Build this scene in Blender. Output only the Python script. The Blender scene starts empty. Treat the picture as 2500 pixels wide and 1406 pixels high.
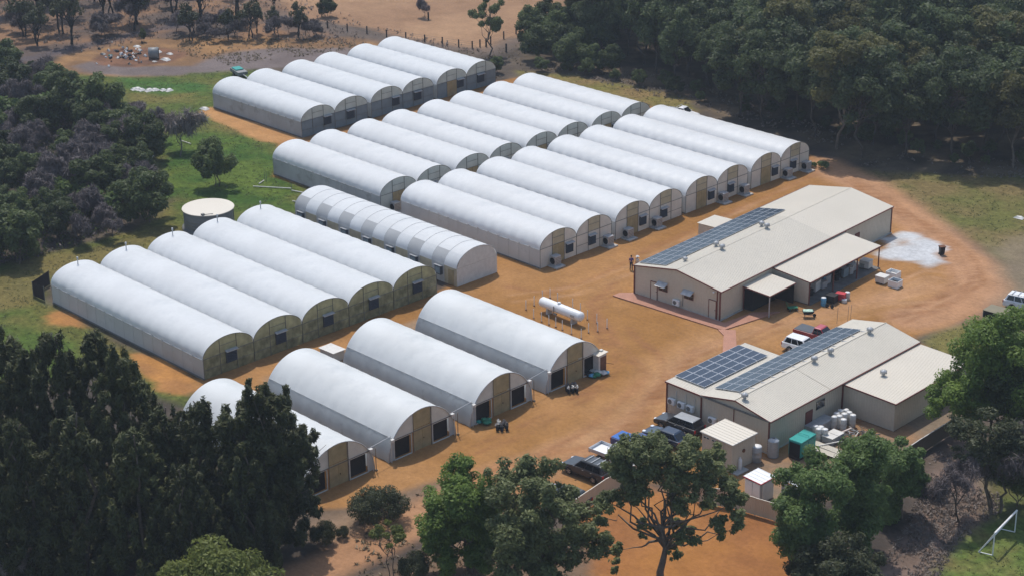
import bpy, bmesh, math, random
import numpy as np
from mathutils import Vector, Matrix
R = math.radians; PI = math.pi
sc = bpy.context.scene
COL = sc.collection

# ---------------------------------------------------------------- camera
cd = bpy.data.cameras.new('camera'); cam = bpy.data.objects.new('camera', cd); COL.objects.link(cam)
cd.sensor_width = 36; cd.lens = 65.82; cd.clip_start = 1; cd.clip_end = 8000
rx, dn, fw = (0.69703842, 0.71693762, -0.01174288), (0.26629925, -0.27404414, -0.92411283), (-0.66574932, 0.64101502, -0.38193924)
cam.matrix_world = Matrix(((rx[0], -dn[0], -fw[0], 141.189), (rx[1], -dn[1], -fw[1], -135.944), (rx[2], -dn[2], -fw[2], 81.0), (0, 0, 0, 1)))
sc.camera = cam
# ---------------------------------------------------------------- light
to_sun = Vector((-0.44, 0.27, 1.0)).normalized()
elev = math.asin(to_sun.z); azim = math.atan2(to_sun.x, to_sun.y)
w = bpy.data.worlds.new('World'); sc.world = w; w.use_nodes = True
nt = w.node_tree; bg = nt.nodes['Background']
sky = nt.nodes.new('ShaderNodeTexSky'); sky.sky_type = 'NISHITA'; sky.sun_disc = False
sky.sun_elevation = elev; sky.sun_rotation = azim; sky.air_density = 1.2; sky.dust_density = 1.5; sky.ozone_density = 1.2
nt.links.new(sky.outputs[0], bg.inputs[0]); bg.inputs[1].default_value = 0.15
sd = bpy.data.lights.new('sun', 'SUN'); sun = bpy.data.objects.new('sun', sd); COL.objects.link(sun)
sd.energy = 3.3; sd.angle = R(0.6); sd.color = (1.0, 0.955, 0.89)
sun.rotation_euler = to_sun.to_track_quat('Z', 'Y').to_euler()
vs = sc.view_settings; vs.view_transform = 'Standard'; vs.look = 'None'; vs.exposure = 0.0; vs.gamma = 1
vs.use_curve_mapping = False
sc.cycles.max_bounces = 7; sc.cycles.transparent_max_bounces = 8

# ---------------------------------------------------------------- materials
def lin(c): return tuple(((v / 255) / 12.92 if v <= 10 else ((v / 255 + .055) / 1.055) ** 2.4) for v in c)
def S(r, g, b, k=1.25): return tuple(v / k for v in lin((r, g, b)))
MATS = {}
def mat(name, col, rough=.7, var=.12, scale=1.5, fine=0.0, fscale=12, spec=.3, metal=0, trans=0.0, clear=0.0, bump=0.0, coat=0.0, stain=None, smin=.55, sscale=.35):
    """procedural: base colour broken up by two sizes of object-space noise"""
    m = bpy.data.materials.new(name); m.use_nodes = True; t = m.node_tree; N = t.nodes; L = t.links
    b = N['Principled BSDF']; b.inputs['Roughness'].default_value = rough; b.inputs['Metallic'].default_value = metal
    b.inputs['Specular IOR Level'].default_value = spec
    if coat: b.inputs['Coat Weight'].default_value = coat; b.inputs['Coat Roughness'].default_value = .08
    tc = N.new('ShaderNodeTexCoord')
    n1 = N.new('ShaderNodeTexNoise'); n1.inputs['Scale'].default_value = scale; n1.inputs['Detail'].default_value = 5
    L.new(tc.outputs['Object'], n1.inputs['Vector'])
    mr = N.new('ShaderNodeMapRange'); mr.inputs[1].default_value = .3; mr.inputs[2].default_value = .7
    mr.inputs[3].default_value = 1 - var; mr.inputs[4].default_value = 1 + var
    L.new(n1.outputs['Fac'], mr.inputs[0]); fac = mr.outputs[0]
    if fine:
        n2 = N.new('ShaderNodeTexNoise'); n2.inputs['Scale'].default_value = fscale; n2.inputs['Detail'].default_value = 3
        L.new(tc.outputs['Object'], n2.inputs['Vector'])
        m2 = N.new('ShaderNodeMapRange'); m2.inputs[1].default_value = .3; m2.inputs[2].default_value = .7
        m2.inputs[3].default_value = 1 - fine; m2.inputs[4].default_value = 1 + fine
        L.new(n2.outputs['Fac'], m2.inputs[0])
        mu = N.new('ShaderNodeMath'); mu.operation = 'MULTIPLY'; L.new(fac, mu.inputs[0]); L.new(m2.outputs[0], mu.inputs[1]); fac = mu.outputs[0]
    vm = N.new('ShaderNodeVectorMath'); vm.operation = 'SCALE'; vm.inputs[0].default_value = col[:3]
    L.new(fac, vm.inputs['Scale']); out = vm.outputs[0]
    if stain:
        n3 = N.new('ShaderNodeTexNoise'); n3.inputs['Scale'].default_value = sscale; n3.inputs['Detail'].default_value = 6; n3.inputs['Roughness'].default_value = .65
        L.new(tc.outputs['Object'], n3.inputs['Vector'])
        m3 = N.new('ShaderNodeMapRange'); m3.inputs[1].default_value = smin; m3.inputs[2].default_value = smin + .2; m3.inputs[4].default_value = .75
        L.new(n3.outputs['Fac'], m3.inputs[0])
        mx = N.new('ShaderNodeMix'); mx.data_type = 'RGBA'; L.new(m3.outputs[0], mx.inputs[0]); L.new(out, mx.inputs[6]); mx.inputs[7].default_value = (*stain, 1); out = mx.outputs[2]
    L.new(out, b.inputs['Base Color'])
    if bump:
        bp = N.new('ShaderNodeBump'); bp.inputs['Strength'].default_value = bump; bp.inputs['Distance'].default_value = .05
        L.new(n1.outputs['Fac'], bp.inputs['Height']); L.new(bp.outputs[0], b.inputs['Normal'])
    sh = b.outputs[0]; mo = N['Material Output']
    if trans:
        tr = N.new('ShaderNodeBsdfTranslucent'); L.new(out, tr.inputs[0]); ms = N.new('ShaderNodeMixShader'); ms.inputs[0].default_value = trans
        L.new(sh, ms.inputs[1]); L.new(tr.outputs[0], ms.inputs[2]); sh = ms.outputs[0]
    if clear:
        tp = N.new('ShaderNodeBsdfTransparent'); tp.inputs[0].default_value = (.93, .93, .9, 1); ms = N.new('ShaderNodeMixShader'); ms.inputs[0].default_value = clear
        L.new(sh, ms.inputs[1]); L.new(tp.outputs[0], ms.inputs[2]); sh = ms.outputs[0]
    L.new(sh, mo.inputs[0]); MATS[name] = m; return m
def leafmat(name, c1, c2, trans=.25, hue=.5, rough=.55, spec=.25):
    """leaves: each leaf its own mix of two colours, each tree its own tone"""
    m = bpy.data.materials.new(name); m.use_nodes = True; t = m.node_tree; N = t.nodes; L = t.links
    b = N['Principled BSDF']; b.inputs['Roughness'].default_value = rough; b.inputs['Specular IOR Level'].default_value = spec
    g = N.new('ShaderNodeNewGeometry'); oi = N.new('ShaderNodeObjectInfo')
    tc = N.new('ShaderNodeTexCoord'); n1 = N.new('ShaderNodeTexNoise'); n1.inputs['Scale'].default_value = .55; n1.inputs['Detail'].default_value = 2
    L.new(tc.outputs['Object'], n1.inputs['Vector'])
    ad = N.new('ShaderNodeMath'); ad.operation = 'MULTIPLY_ADD'; L.new(n1.outputs['Fac'], ad.inputs[0]); ad.inputs[1].default_value = 1.3; ad.inputs[2].default_value = -.4
    av = N.new('ShaderNodeMath'); av.operation = 'MULTIPLY_ADD'; L.new(g.outputs['Random Per Island'], av.inputs[0]); av.inputs[1].default_value = .55; L.new(ad.outputs[0], av.inputs[2])
    mx = N.new('ShaderNodeMix'); mx.data_type = 'RGBA'; L.new(av.outputs[0], mx.inputs[0]); mx.inputs[6].default_value = (*c1, 1); mx.inputs[7].default_value = (*c2, 1)
    sc_ = N.new('ShaderNodeMapRange'); L.new(oi.outputs['Random'], sc_.inputs[0]); sc_.inputs[3].default_value = 1 - hue * .6; sc_.inputs[4].default_value = 1 + hue * .6
    vm = N.new('ShaderNodeVectorMath'); vm.operation = 'SCALE'; L.new(mx.outputs[2], vm.inputs[0]); L.new(sc_.outputs[0], vm.inputs['Scale'])
    L.new(vm.outputs[0], b.inputs['Base Color'])
    tr = N.new('ShaderNodeBsdfTranslucent'); L.new(vm.outputs[0], tr.inputs[0]); ms = N.new('ShaderNodeMixShader'); ms.inputs[0].default_value = trans
    L.new(b.outputs[0], ms.inputs[1]); L.new(tr.outputs[0], ms.inputs[2]); L.new(ms.outputs[0], N['Material Output'].inputs[0])
    MATS[name] = m; return m

M_film = mat('white_film', (.82, .835, .835), .42, .05, .25, spec=.3, trans=.29, fine=.02, fscale=2, stain=(.66, .69, .71), smin=.56, sscale=.22)
M_filmd = mat('dusty_film', (.78, .80, .79), .45, .06, .3, spec=.3, trans=.25, stain=(.60, .63, .635), smin=.50, sscale=.22)
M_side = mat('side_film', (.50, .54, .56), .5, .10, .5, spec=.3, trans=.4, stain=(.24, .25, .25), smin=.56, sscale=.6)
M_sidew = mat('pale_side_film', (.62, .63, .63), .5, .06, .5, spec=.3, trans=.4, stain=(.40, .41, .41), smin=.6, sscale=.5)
M_gabw = mat('gable_film', (.82, .79, .74), .4, .08, .8, spec=.4, trans=.5, clear=.02)
M_gabg = mat('grey_gable_film', (.74, .77, .73), .4, .10, .8, spec=.4, trans=.5, clear=.04)
M_gaby = mat('yellowed_gable_film', (.56, .54, .34), .4, .25, 1.0, spec=.4, trans=.5, clear=.12)
M_gabl = mat('mossy_gable_film', (.42, .42, .27), .4, .35, 1.3, spec=.4, trans=.45, clear=.34, stain=(.16, .17, .09), smin=.50, sscale=.9)
M_amber = mat('amber_panel', (.50, .42, .25), .35, .16, 1.4, spec=.45, trans=.4, clear=.05)
M_amberp = mat('pale_amber_panel', (.62, .57, .43), .35, .12, 1.4, spec=.45, trans=.4, clear=.05)
M_blue = mat('shade_cloth', (.20, .25, .28), .8, .12, 1.0)
M_frame = mat('grey_steel', (.17, .17, .16), .5, .15, 3)
M_galv = mat('galvanised_steel', (.42, .43, .44), .45, .12, 3, metal=.3)
M_fan = mat('fan_housing', (.05, .065, .085), .5, .15, 3)
M_louvre = mat('dark_louvre', (.030, .045, .075), .5, .15, 3)
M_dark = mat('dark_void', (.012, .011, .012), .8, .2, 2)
M_net = mat('dark_net', (.018, .013, .012), .9, .3, 4, fine=.3)
M_white = mat('white_paint', (.78, .78, .77), .4, .04, 2, spec=.4)
M_offw = mat('off_white', (.62, .60, .56), .55, .08, 2)
M_roof = mat('cream_roof_steel', (.60, .55, .46), .42, .035, .2, spec=.35, fine=.03, fscale=3, stain=(.43, .40, .34), smin=.60, sscale=.5)
M_roofn = mat('cream_roof_clean', (.66, .60, .50), .42, .03, .2, spec=.35)
M_wall = mat('beige_wall_steel', (.56, .49, .39), .5, .05, .5, spec=.3, fine=.04, fscale=4)
M_trim = mat('red_brown_trim', (.16, .05, .038), .5, .12, 2)
M_conc = mat('concrete', (.42, .40, .37), .85, .15, 1.2, fine=.1)
M_brick = mat('red_paving', (.40, .20, .135), .8, .10, 1, fine=.16, fscale=9)
M_tile = M_brick
M_glass = mat('dark_glass', (.012, .014, .018), .08, .1, 1, spec=.6)
M_cell = mat('solar_cell', (.030, .045, .070), .22, .22, .8, spec=.5, fine=.06, fscale=8)
M_alu = mat('aluminium_frame', (.55, .57, .60), .35, .05, 2, metal=.4)
M_teal = mat('teal_paint', (.03, .30, .26), .4, .08, 2)
M_tyre = mat('tyre_rubber', (.018, .018, .018), .8, .2, 5)
M_rim = mat('alloy_rim', (.45, .45, .46), .3, .05, 5, metal=.6)
M_steel2 = mat('tank_steel', (.23, .235, .23), .5, .14, .5, spec=.35, stain=(.17, .175, .17))
M_bark = mat('grey_bark', (.14, .11, .085), .9, .3, 2, fine=.25, bump=.5)
M_barkd = mat('dark_bark', (.075, .06, .05), .9, .3, 2, fine=.25)
M_bark2 = mat('pale_bark', (.30, .255, .21), .9, .25, 2, fine=.2, bump=.4)
M_char = mat('charred_bark', (.030, .027, .026), .95, .4, 2)
M_twig = mat('dry_twigs', (.085, .070, .066), .9, .35, 1)
M_twigp = mat('grey_twigs', (.17, .15, .14), .9, .35, 1)
M_skin = mat('skin', (.42, .26, .19), .6, .05, 4)
M_purple = mat('purple_cloth', (.10, .075, .22), .9, .1, 6)
M_navy = mat('dark_cloth', (.02, .022, .035), .9, .1, 6)
M_hair = mat('dark_hair', (.015, .012, .01), .8, .2, 8)
M_red = mat('red_plastic', (.50, .05, .06), .45, .08, 3)
M_black = mat('black_plastic', (.015, .015, .016), .5, .15, 3)
M_green = mat('green_plastic', (.03, .20, .11), .5, .15, 3)
M_cyan = mat('blue_bags', (.12, .36, .55), .5, .3, 5)
M_rust = mat('rusty_metal', (.16, .075, .045), .85, .3, 2)
M_wood = mat('weathered_timber', (.20, .165, .13), .9, .25, 2)

# ---------------------------------------------------------------- mesh helpers
class MB:
    def __init__(s): s.v = []; s.f = []; s.m = []; s.sm = []
    def add(s, vs, fs, mi=0, smooth=False):
        o = len(s.v); s.v += [tuple(p) for p in vs]
        for f in fs: s.f.append([o + i for i in f]); s.m.append(mi); s.sm.append(smooth)
        return s
    def box(s, c, d, rz=0, mi=0, ry=0, rx=0):
        mt = Matrix.Translation(c) @ Matrix.Rotation(rz, 4, 'Z') @ Matrix.Rotation(ry, 4, 'Y') @ Matrix.Rotation(rx, 4, 'X')
        vs = [mt @ Vector((x * d[0] / 2, y * d[1] / 2, z * d[2] / 2)) for x in (-1, 1) for y in (-1, 1) for z in (-1, 1)]
        return s.add(vs, [(0, 1, 3, 2), (4, 6, 7, 5), (0, 4, 5, 1), (2, 3, 7, 6), (0, 2, 6, 4), (1, 5, 7, 3)], mi)
    def hexa(s, bot, top, mi=0):
        return s.add(list(bot) + list(top), [(3, 2, 1, 0), (4, 5, 6, 7), (0, 1, 5, 4), (1, 2, 6, 5), (2, 3, 7, 6), (3, 0, 4, 7)], mi)
    def poly(s, pts, mi=0): return s.add(pts, [tuple(range(len(pts)))], mi)
    def slab(s, pts, nrm, th, mi=0):
        n = len(pts); nv = Vector(nrm).normalized() * th; top = [Vector(p) + nv for p in pts]
        return s.add(list(pts) + top, [tuple(range(n))[::-1], tuple(range(n, 2 * n))] + [(i, (i + 1) % n, n + (i + 1) % n, n + i) for i in range(n)], mi)
    def tube(s, path, rad, n=6, mi=0, cap=True, smooth=True):
        path = [Vector(p) for p in path]; k = len(path)
        if not hasattr(rad, '__len__'): rad = [rad] * k
        vs = []; ref = Vector((0.31, 0.17, 0.93))
        for i, p in enumerate(path):
            d = (path[min(i + 1, k - 1)] - path[max(i - 1, 0)]).normalized()
            a = d.cross(ref)
            if a.length < .05: a = d.cross(Vector((1, 0, 0)))
            a.normalize(); b = d.cross(a)
            for j in range(n):
                t = 2 * PI * j / n; vs.append(p + (a * math.cos(t) + b * math.sin(t)) * rad[i])
        fs = [(i * n + j, i * n + (j + 1) % n, (i + 1) * n + (j + 1) % n, (i + 1) * n + j) for i in range(k - 1) for j in range(n)]
        s.add(vs, fs, mi, smooth)
        if cap: s.add(vs[:n], [tuple(range(n))[::-1]], mi); s.add(vs[-n:], [tuple(range(n))], mi)
        return s
    def lathe(s, prof, c=(0, 0, 0), n=16, mi=0, axis='z', smooth=True):
        vs = []
        for r, h in prof:
            for j in range(n):
                t = 2 * PI * j / n; a, b = r * math.cos(t), r * math.sin(t)
                p = (a, b, h) if axis == 'z' else ((h, a, b) if axis == 'x' else (a, h, b))
                vs.append((c[0] + p[0], c[1] + p[1], c[2] + p[2]))
        k = len(prof)
        s.add(vs, [(i * n + j, i * n + (j + 1) % n, (i + 1) * n + (j + 1) % n, (i + 1) * n + j) for i in range(k - 1) for j in range(n)], mi, smooth)
        s.add(vs[:n], [tuple(range(n))[::-1]], mi); s.add(vs[-n:], [tuple(range(n))], mi)
        return s
    def mesh(s, name, mats):
        me = bpy.data.meshes.new(name); me.from_pydata(s.v, [], s.f)
        for m_ in (mats if isinstance(mats, (list, tuple)) else [mats]): me.materials.append(m_)
        me.polygons.foreach_set('material_index', s.m); me.polygons.foreach_set('use_smooth', s.sm); me.update(); return me
    def ob(s, name, mats, parent=None, **kw): return link(name, s.mesh(name, mats), parent, **kw)
def link(name, me, parent=None, loc=None, rz=0, label=None, cat=None, group=None, kind=None):
    o = bpy.data.objects.new(name, me); COL.objects.link(o)
    if parent: o.parent = parent; KIDS.setdefault(parent.name, []).append(o)
    if loc is not None: o.location = loc
    if rz: o.rotation_euler = (0, 0, rz)
    for k, v in (('label', label), ('category', cat), ('group', group), ('kind', kind)):
        if v: o[k] = v
    return o
def thing(name, label, cat, loc=(0, 0, 0), rz=0, group=None):
    return link(name, None, None, loc, rz, label, cat, group)
def dup(root, loc=None, rz=None, label=None, group=None, scale=None, name=None):
    def rec(o, par):
        c = o.copy(); COL.objects.link(c); c.parent = par
        if par: KIDS.setdefault(par.name, []).append(c)
        for ch in KIDS.get(o.name, []): rec(ch, c)
        return c
    r = rec(root, None)
    if loc is not None: r.location = loc
    if rz is not None: r.rotation_euler = (0, 0, rz)
    if label: r['label'] = label
    if group: r['group'] = group
    if scale: r.scale = scale
    return r
KIDS = {}
def bevel(o, wd=.03, seg=2):
    b = o.modifiers.new('bevel', 'BEVEL'); b.width = wd; b.segments = seg; b.limit_method = 'ANGLE'; b.angle_limit = R(40); return o

# ---------------------------------------------------------------- ground
rng = np.random.default_rng(11)
_lat = rng.random((256, 256))
def vnoise(x, y, s):
    u = x / s + 1000.37; v = y / s + 1000.71; i = np.floor(u).astype(int); j = np.floor(v).astype(int)
    a = u - i; b = v - j; a = a * a * (3 - 2 * a); b = b * b * (3 - 2 * b)
    L = lambda p, q: _lat[p & 255, q & 255]
    return (L(i, j) * (1 - a) + L(i + 1, j) * a) * (1 - b) + (L(i, j + 1) * (1 - a) + L(i + 1, j + 1) * a) * b
def fbm(x, y, s, k=3):
    t = 0; a = 1; n = 0
    for q in range(k): t = t + a * vnoise(x + 17 * q, y - 31 * q, s / 2 ** q); n += a; a *= .55
    return t / n
def sdist(x, y, poly):
    """signed distance, positive inside"""
    d = np.full(x.shape, 1e9); ins = np.zeros(x.shape, bool); n = len(poly)
    for i in range(n):
        ax, ay = poly[i]; bx, by = poly[(i + 1) % n]; ex, ey = bx - ax, by - ay
        t = np.clip(((x - ax) * ex + (y - ay) * ey) / (ex * ex + ey * ey + 1e-9), 0, 1)
        d = np.minimum(d, (x - ax - t * ex) ** 2 + (y - ay - t * ey) ** 2)
        c = ((ay > y) != (by > y)); xi = ax + (y - ay) * ex / (ey if abs(ey) > 1e-9 else 1e-9); ins ^= c & (x < xi)
    d = np.sqrt(d); return np.where(ins, d, -d)
def ldist(x, y, line):
    d = np.full(x.shape, 1e9)
    for (ax, ay), (bx, by) in zip(line[:-1], line[1:]):
        ex, ey = bx - ax, by - ay; t = np.clip(((x - ax) * ex + (y - ay) * ey) / (ex * ex + ey * ey + 1e-9), 0, 1)
        d = np.minimum(d, (x - ax - t * ex) ** 2 + (y - ay - t * ey) ** 2)
    return np.sqrt(d)
# regions: (colour a, colour b, patch size, edge softness, edge roughness, greenness, outline)
REG = [
 ('litter',  S(104, 92, 80), S(80, 72, 66), 5, 1, 0, .1, None),
 ('straw',   S(176, 140, 108), S(158, 124, 96), 14, 1.5, 2, 0, [(-151.2, 71.5), (-109.1, 125.0), (-82.2, 92.9), (-75.7, 74.6), (-74.9, 67.2), (-80.4, 64.1), (-100.4, 63.5), (-115.1, 57.3), (-125.8, 60.1)]),
 ('burnt',   S(104, 90, 82), S(150, 116, 88), 6, 2, 5, .1, [(-198.4, 42.2), (-159.9, 77.9), (-123.1, 62.6), (-111.3, 59.7), (-98.0, 59.7), (-103.6, 50.1), (-112.7, 43.3), (-121.0, 39.1), (-119.5, 31.5), (-123.9, 25.6), (-124.8, 16.0), (-126.3, 7.9), (-127.9, 3.0)]),
 ('bank',    S(166, 128, 88), S(134, 104, 76), 4, 1, 1.5, .05, [(-120.1, 12.0), (-123.8, 16.9), (-123.6, 26.9), (-122.6, 33.6), (-117.9, 40.3), (-105.7, 50.0), (-98.6, 58.4), (-91.6, 61.4), (-85.7, 59.8), (-89.6, 50.9), (-99.3, 33.4), (-99.1, 23.8), (-108.0, 15.4), (-115.2, 12.4)]),
 ('gravel',  S(128, 116, 112), S(118, 106, 102), 5, 1, 1.5, 0, [(-117.8, 15.2), (-117.0, 20.0), (-109.3, 22.3), (-104.1, 28.9), (-105.3, 37.9), (-101.3, 46.5), (-92.6, 53.4), (-86.7, 52.0), (-88.3, 42.2), (-94.8, 35.0), (-98.5, 25.7), (-106.1, 17.9), (-111.7, 15.1)]),
 ('debrisearth', S(142, 104, 80), S(112, 84, 68), 2, .6, 1, 0, [(-118.6, 20.2), (-122.2, 26.1), (-115.8, 32.2), (-110.5, 33.0), (-107.5, 28.9), (-109.3, 22.3), (-114.2, 19.3)]),
 ('grass',   S(82, 101, 44), S(118, 110, 60), 7, 1.2, 1.5, 1, [(-116.2, 11.5), (-105.7, 17.6), (-100.1, 24.5), (-94.4, 34.7), (-86.9, 35.4), (-81.4, 18.1), (-81.2, 15.4), (-60.6, 14.9), (-50.7, 7.3), (-42.5, 4.9), (-37.8, -0.2), (-37.1, -9.7), (-39.0, -17.4), (-37.6, -25.4), (-38.6, -37.0), (-33.3, -39.4), (-18.5, -39.7), (-4.6, -39.6), (-0.8, -43.2), (-16.2, -46.2), (-16.6, -59.9), (-52.7, -40.0), (-47.0, -34.6), (-46.9, -19.2), (-51.1, -10.9), (-85.5, 4.3), (-106.3, 7.6)]),
 ('lushgrass', S(66, 94, 38), S(94, 112, 46), 4, 2, 2.5, 1, [(-75.4, 5.9), (-67.8, 13.2), (-53.5, 9.4), (-42.7, 3.7), (-39.3, -1.6), (-45.0, -5.1), (-52.9, -8.4), (-53.4, -13.1)]),
 ('lushgrass', S(70, 104, 48), S(88, 112, 52), 4, 1.5, 2, 1, [(-105.3, 17.3), (-98.0, 22.3), (-92.3, 25.6), (-88.9, 22.7), (-92.5, 16.2), (-98.0, 14.0)]),
 ('drystrip', S(124, 112, 66), S(112, 104, 62), 4, 1.5, 2, .7, [(-45.7, -43.9), (-47.0, -34.6), (-44.4, -22.7), (-43.3, -15.7), (-39.9, -23.9), (-40.4, -35.3), (-34.7, -39.9), (-37.1, -48.7)]),
 ('forestfloor', S(122, 106, 86), S(78, 70, 60), 4, 2, 4, .1, [(-110.2, 123.9), (-39.8, 189.1), (26.1, 76.5), (13.0, 66.2), (3.7, 61.9), (-7.5, 65.8), (-25.9, 66.7), (-38.6, 67.5), (-56.0, 67.9), (-63.6, 65.5), (-75.3, 73.2), (-81.7, 91.3)]),
 ('olive',   S(124, 118, 62), S(140, 118, 78), 5, 1.2, 2, .8, [(-62.9, 62.9), (-55.2, 67.0), (-43.3, 69.0), (-33.2, 69.7), (-28.7, 65.4), (-35.2, 62.9), (-46.7, 62.7), (-59.9, 60.9)]),
 ('olive',   S(108, 108, 60), S(128, 112, 74), 6, 1.5, 2, .8, [(-1.8, 60.2), (4.5, 61.6), (13.0, 66.2), (24.8, 78.7), (48.7, 38.0), (38.4, 39.6), (34.5, 44.5), (24.9, 50.2), (13.3, 56.5), (3.5, 59.4)]),
 ('fieldgrey', S(132, 118, 98), S(140, 126, 100), 5, 2, 2, .3, [(30.8, 48.2), (33.5, 54.6), (39.8, 53.2), (51.0, 34.0), (43.5, 28.3), (40.1, 36.1)]),
 ('sandbank', S(196, 140, 80), S(176, 126, 76), 2, .5, 1.2, 0, [(-31.1, -41.6), (-31.2, -39.4), (-28.8, -38.7), (-24.9, -39.9), (-26.7, -41.6), (-28.9, -42.3)]),
 ('sandbank', S(190, 136, 78), S(170, 122, 76), 2, .5, 1.2, 0, [(-15.7, -40.0), (-12.8, -38.9), (-8.2, -39.0), (-3.9, -39.6), (-2.8, -41.8), (-6.3, -43.3), (-12.0, -42.0)]),
 ('sandbank', S(196, 148, 98), S(184, 136, 88), 3, .5, .8, 0, [(-81.5, 14.9), (-83.0, 17.4), (-81.4, 17.7), (-60.3, 18.3), (-60.1, 14.9), (-63.7, 13.0), (-72.6, 13.9)]),
 ('yard',    S(177, 131, 83), S(162, 117, 67), 9, .45, 1.0, 0, [(-61.7, 14.4), (-60.5, 18.1), (-61.5, 56.3), (-60.1, 62.0), (-34.8, 63.3), (-29.5, 65.5), (-25.9, 64.0), (-3.7, 60.8), (2.9, 61.1), (13.3, 56.5), (24.9, 49.2), (33.6, 44.5), (38.7, 38.1), (41.8, 29.8), (41.0, 23.6), (41.1, 19.6), (48.4, 17.0), (51.9, -0.1), (48.5, -13.8), (51.2, -17.7), (48.4, -19.4), (39.0, -24.9), (39.8, -31.6), (37.2, -34.6), (30.9, -38.2), (26.9, -44.8), (23.8, -48.8), (12.6, -45.8), (-4.1, -40.4), (-5.9, -38.1), (-5.5, -6.9), (-6.2, -3.8), (-28.4, 6.8), (-33.0, 6.6), (-51.0, 4.7), (-53.5, 9.4)]),
 ('lane', S(164, 138, 112), S(152, 126, 100), 3, .6, .8, 0, [(-0.9, -34.6), (-1.0, -31.3), (-0.2, -23.3), (-0.7, -14.8), (-1.3, -9.8), (0.8, -10.2), (2.9, -17.4), (2.2, -25.3), (3.5, -29.6), (4.7, -37.8)]),
 ('frontdirt', S(178, 122, 68), S(160, 108, 66), 6, 1, 1.6, 0, [(40.3, -31.6), (39.8, -25.8), (52.1, -18.3), (57.3, -20.9), (62.3, -25.8), (66.0, -32.2), (54.0, -44.0), (45.2, -35.7)]),
 ('scrapyard', S(142, 124, 104), S(168, 130, 96), 3, .8, 1.2, 0, [(45.1, -14.9), (46.3, -11.5), (48.6, 4.0), (50.0, 14.5), (54.6, 9.9), (55.8, -4.4), (55.9, -12.0), (53.1, -19.0), (48.9, -17.8)]),
 ('litterpale', S(150, 128, 116), S(118, 100, 88), 2.5, 1, 2, .05, [(69.8, -28.3), (65.2, -20.7), (61.5, -10.7), (58.1, -4.4), (56.3, 2.9), (58.9, 4.4), (67.1, -5.1), (67.6, -13.6), (72.6, -25.6)]),
 ('litterdry', S(146, 122, 100), S(122, 102, 84), 3, 1, 1.5, .1, [(26.9, -44.8), (27.4, -39.0), (28.6, -35.6), (32.0, -37.7), (31.7, -45.1), (31.3, -49.4), (29.6, -51.2), (25.6, -50.2)]),
 ('litterdry', S(134, 110, 90), S(112, 94, 78), 3, 1, 1.5, .1, [(40.5, -57.4), (35.9, -51.5), (35.8, -46.0), (36.0, -41.9), (40.5, -40.4), (45.7, -35.2), (53.8, -44.2)]),
 ('dryfield', S(136, 124, 74), S(116, 112, 62), 4, 1, 1.2, .8, [(41.1, 19.6), (41.4, 23.8), (42.3, 29.4), (45.7, 28.9), (49.9, 18.5), (51.0, 11.5), (45.8, 17.2)]),
 ('pitch',   S(98, 118, 56), S(124, 112, 70), 4, 1.0, 1.0, 1, [(72.3, -25.8), (68.5, -17.3), (67.5, -12.7), (67.5, -8.3), (69.1, 3.1), (81.0, -17.2)]),
 ('greenright', S(90, 104, 52), S(104, 100, 60), 3, 1.5, 1.5, .9, [(60.4, 3.5), (63.1, 13.3), (69.9, 1.8), (67.6, -6.7), (64.4, -3.6)]),
]
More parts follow.
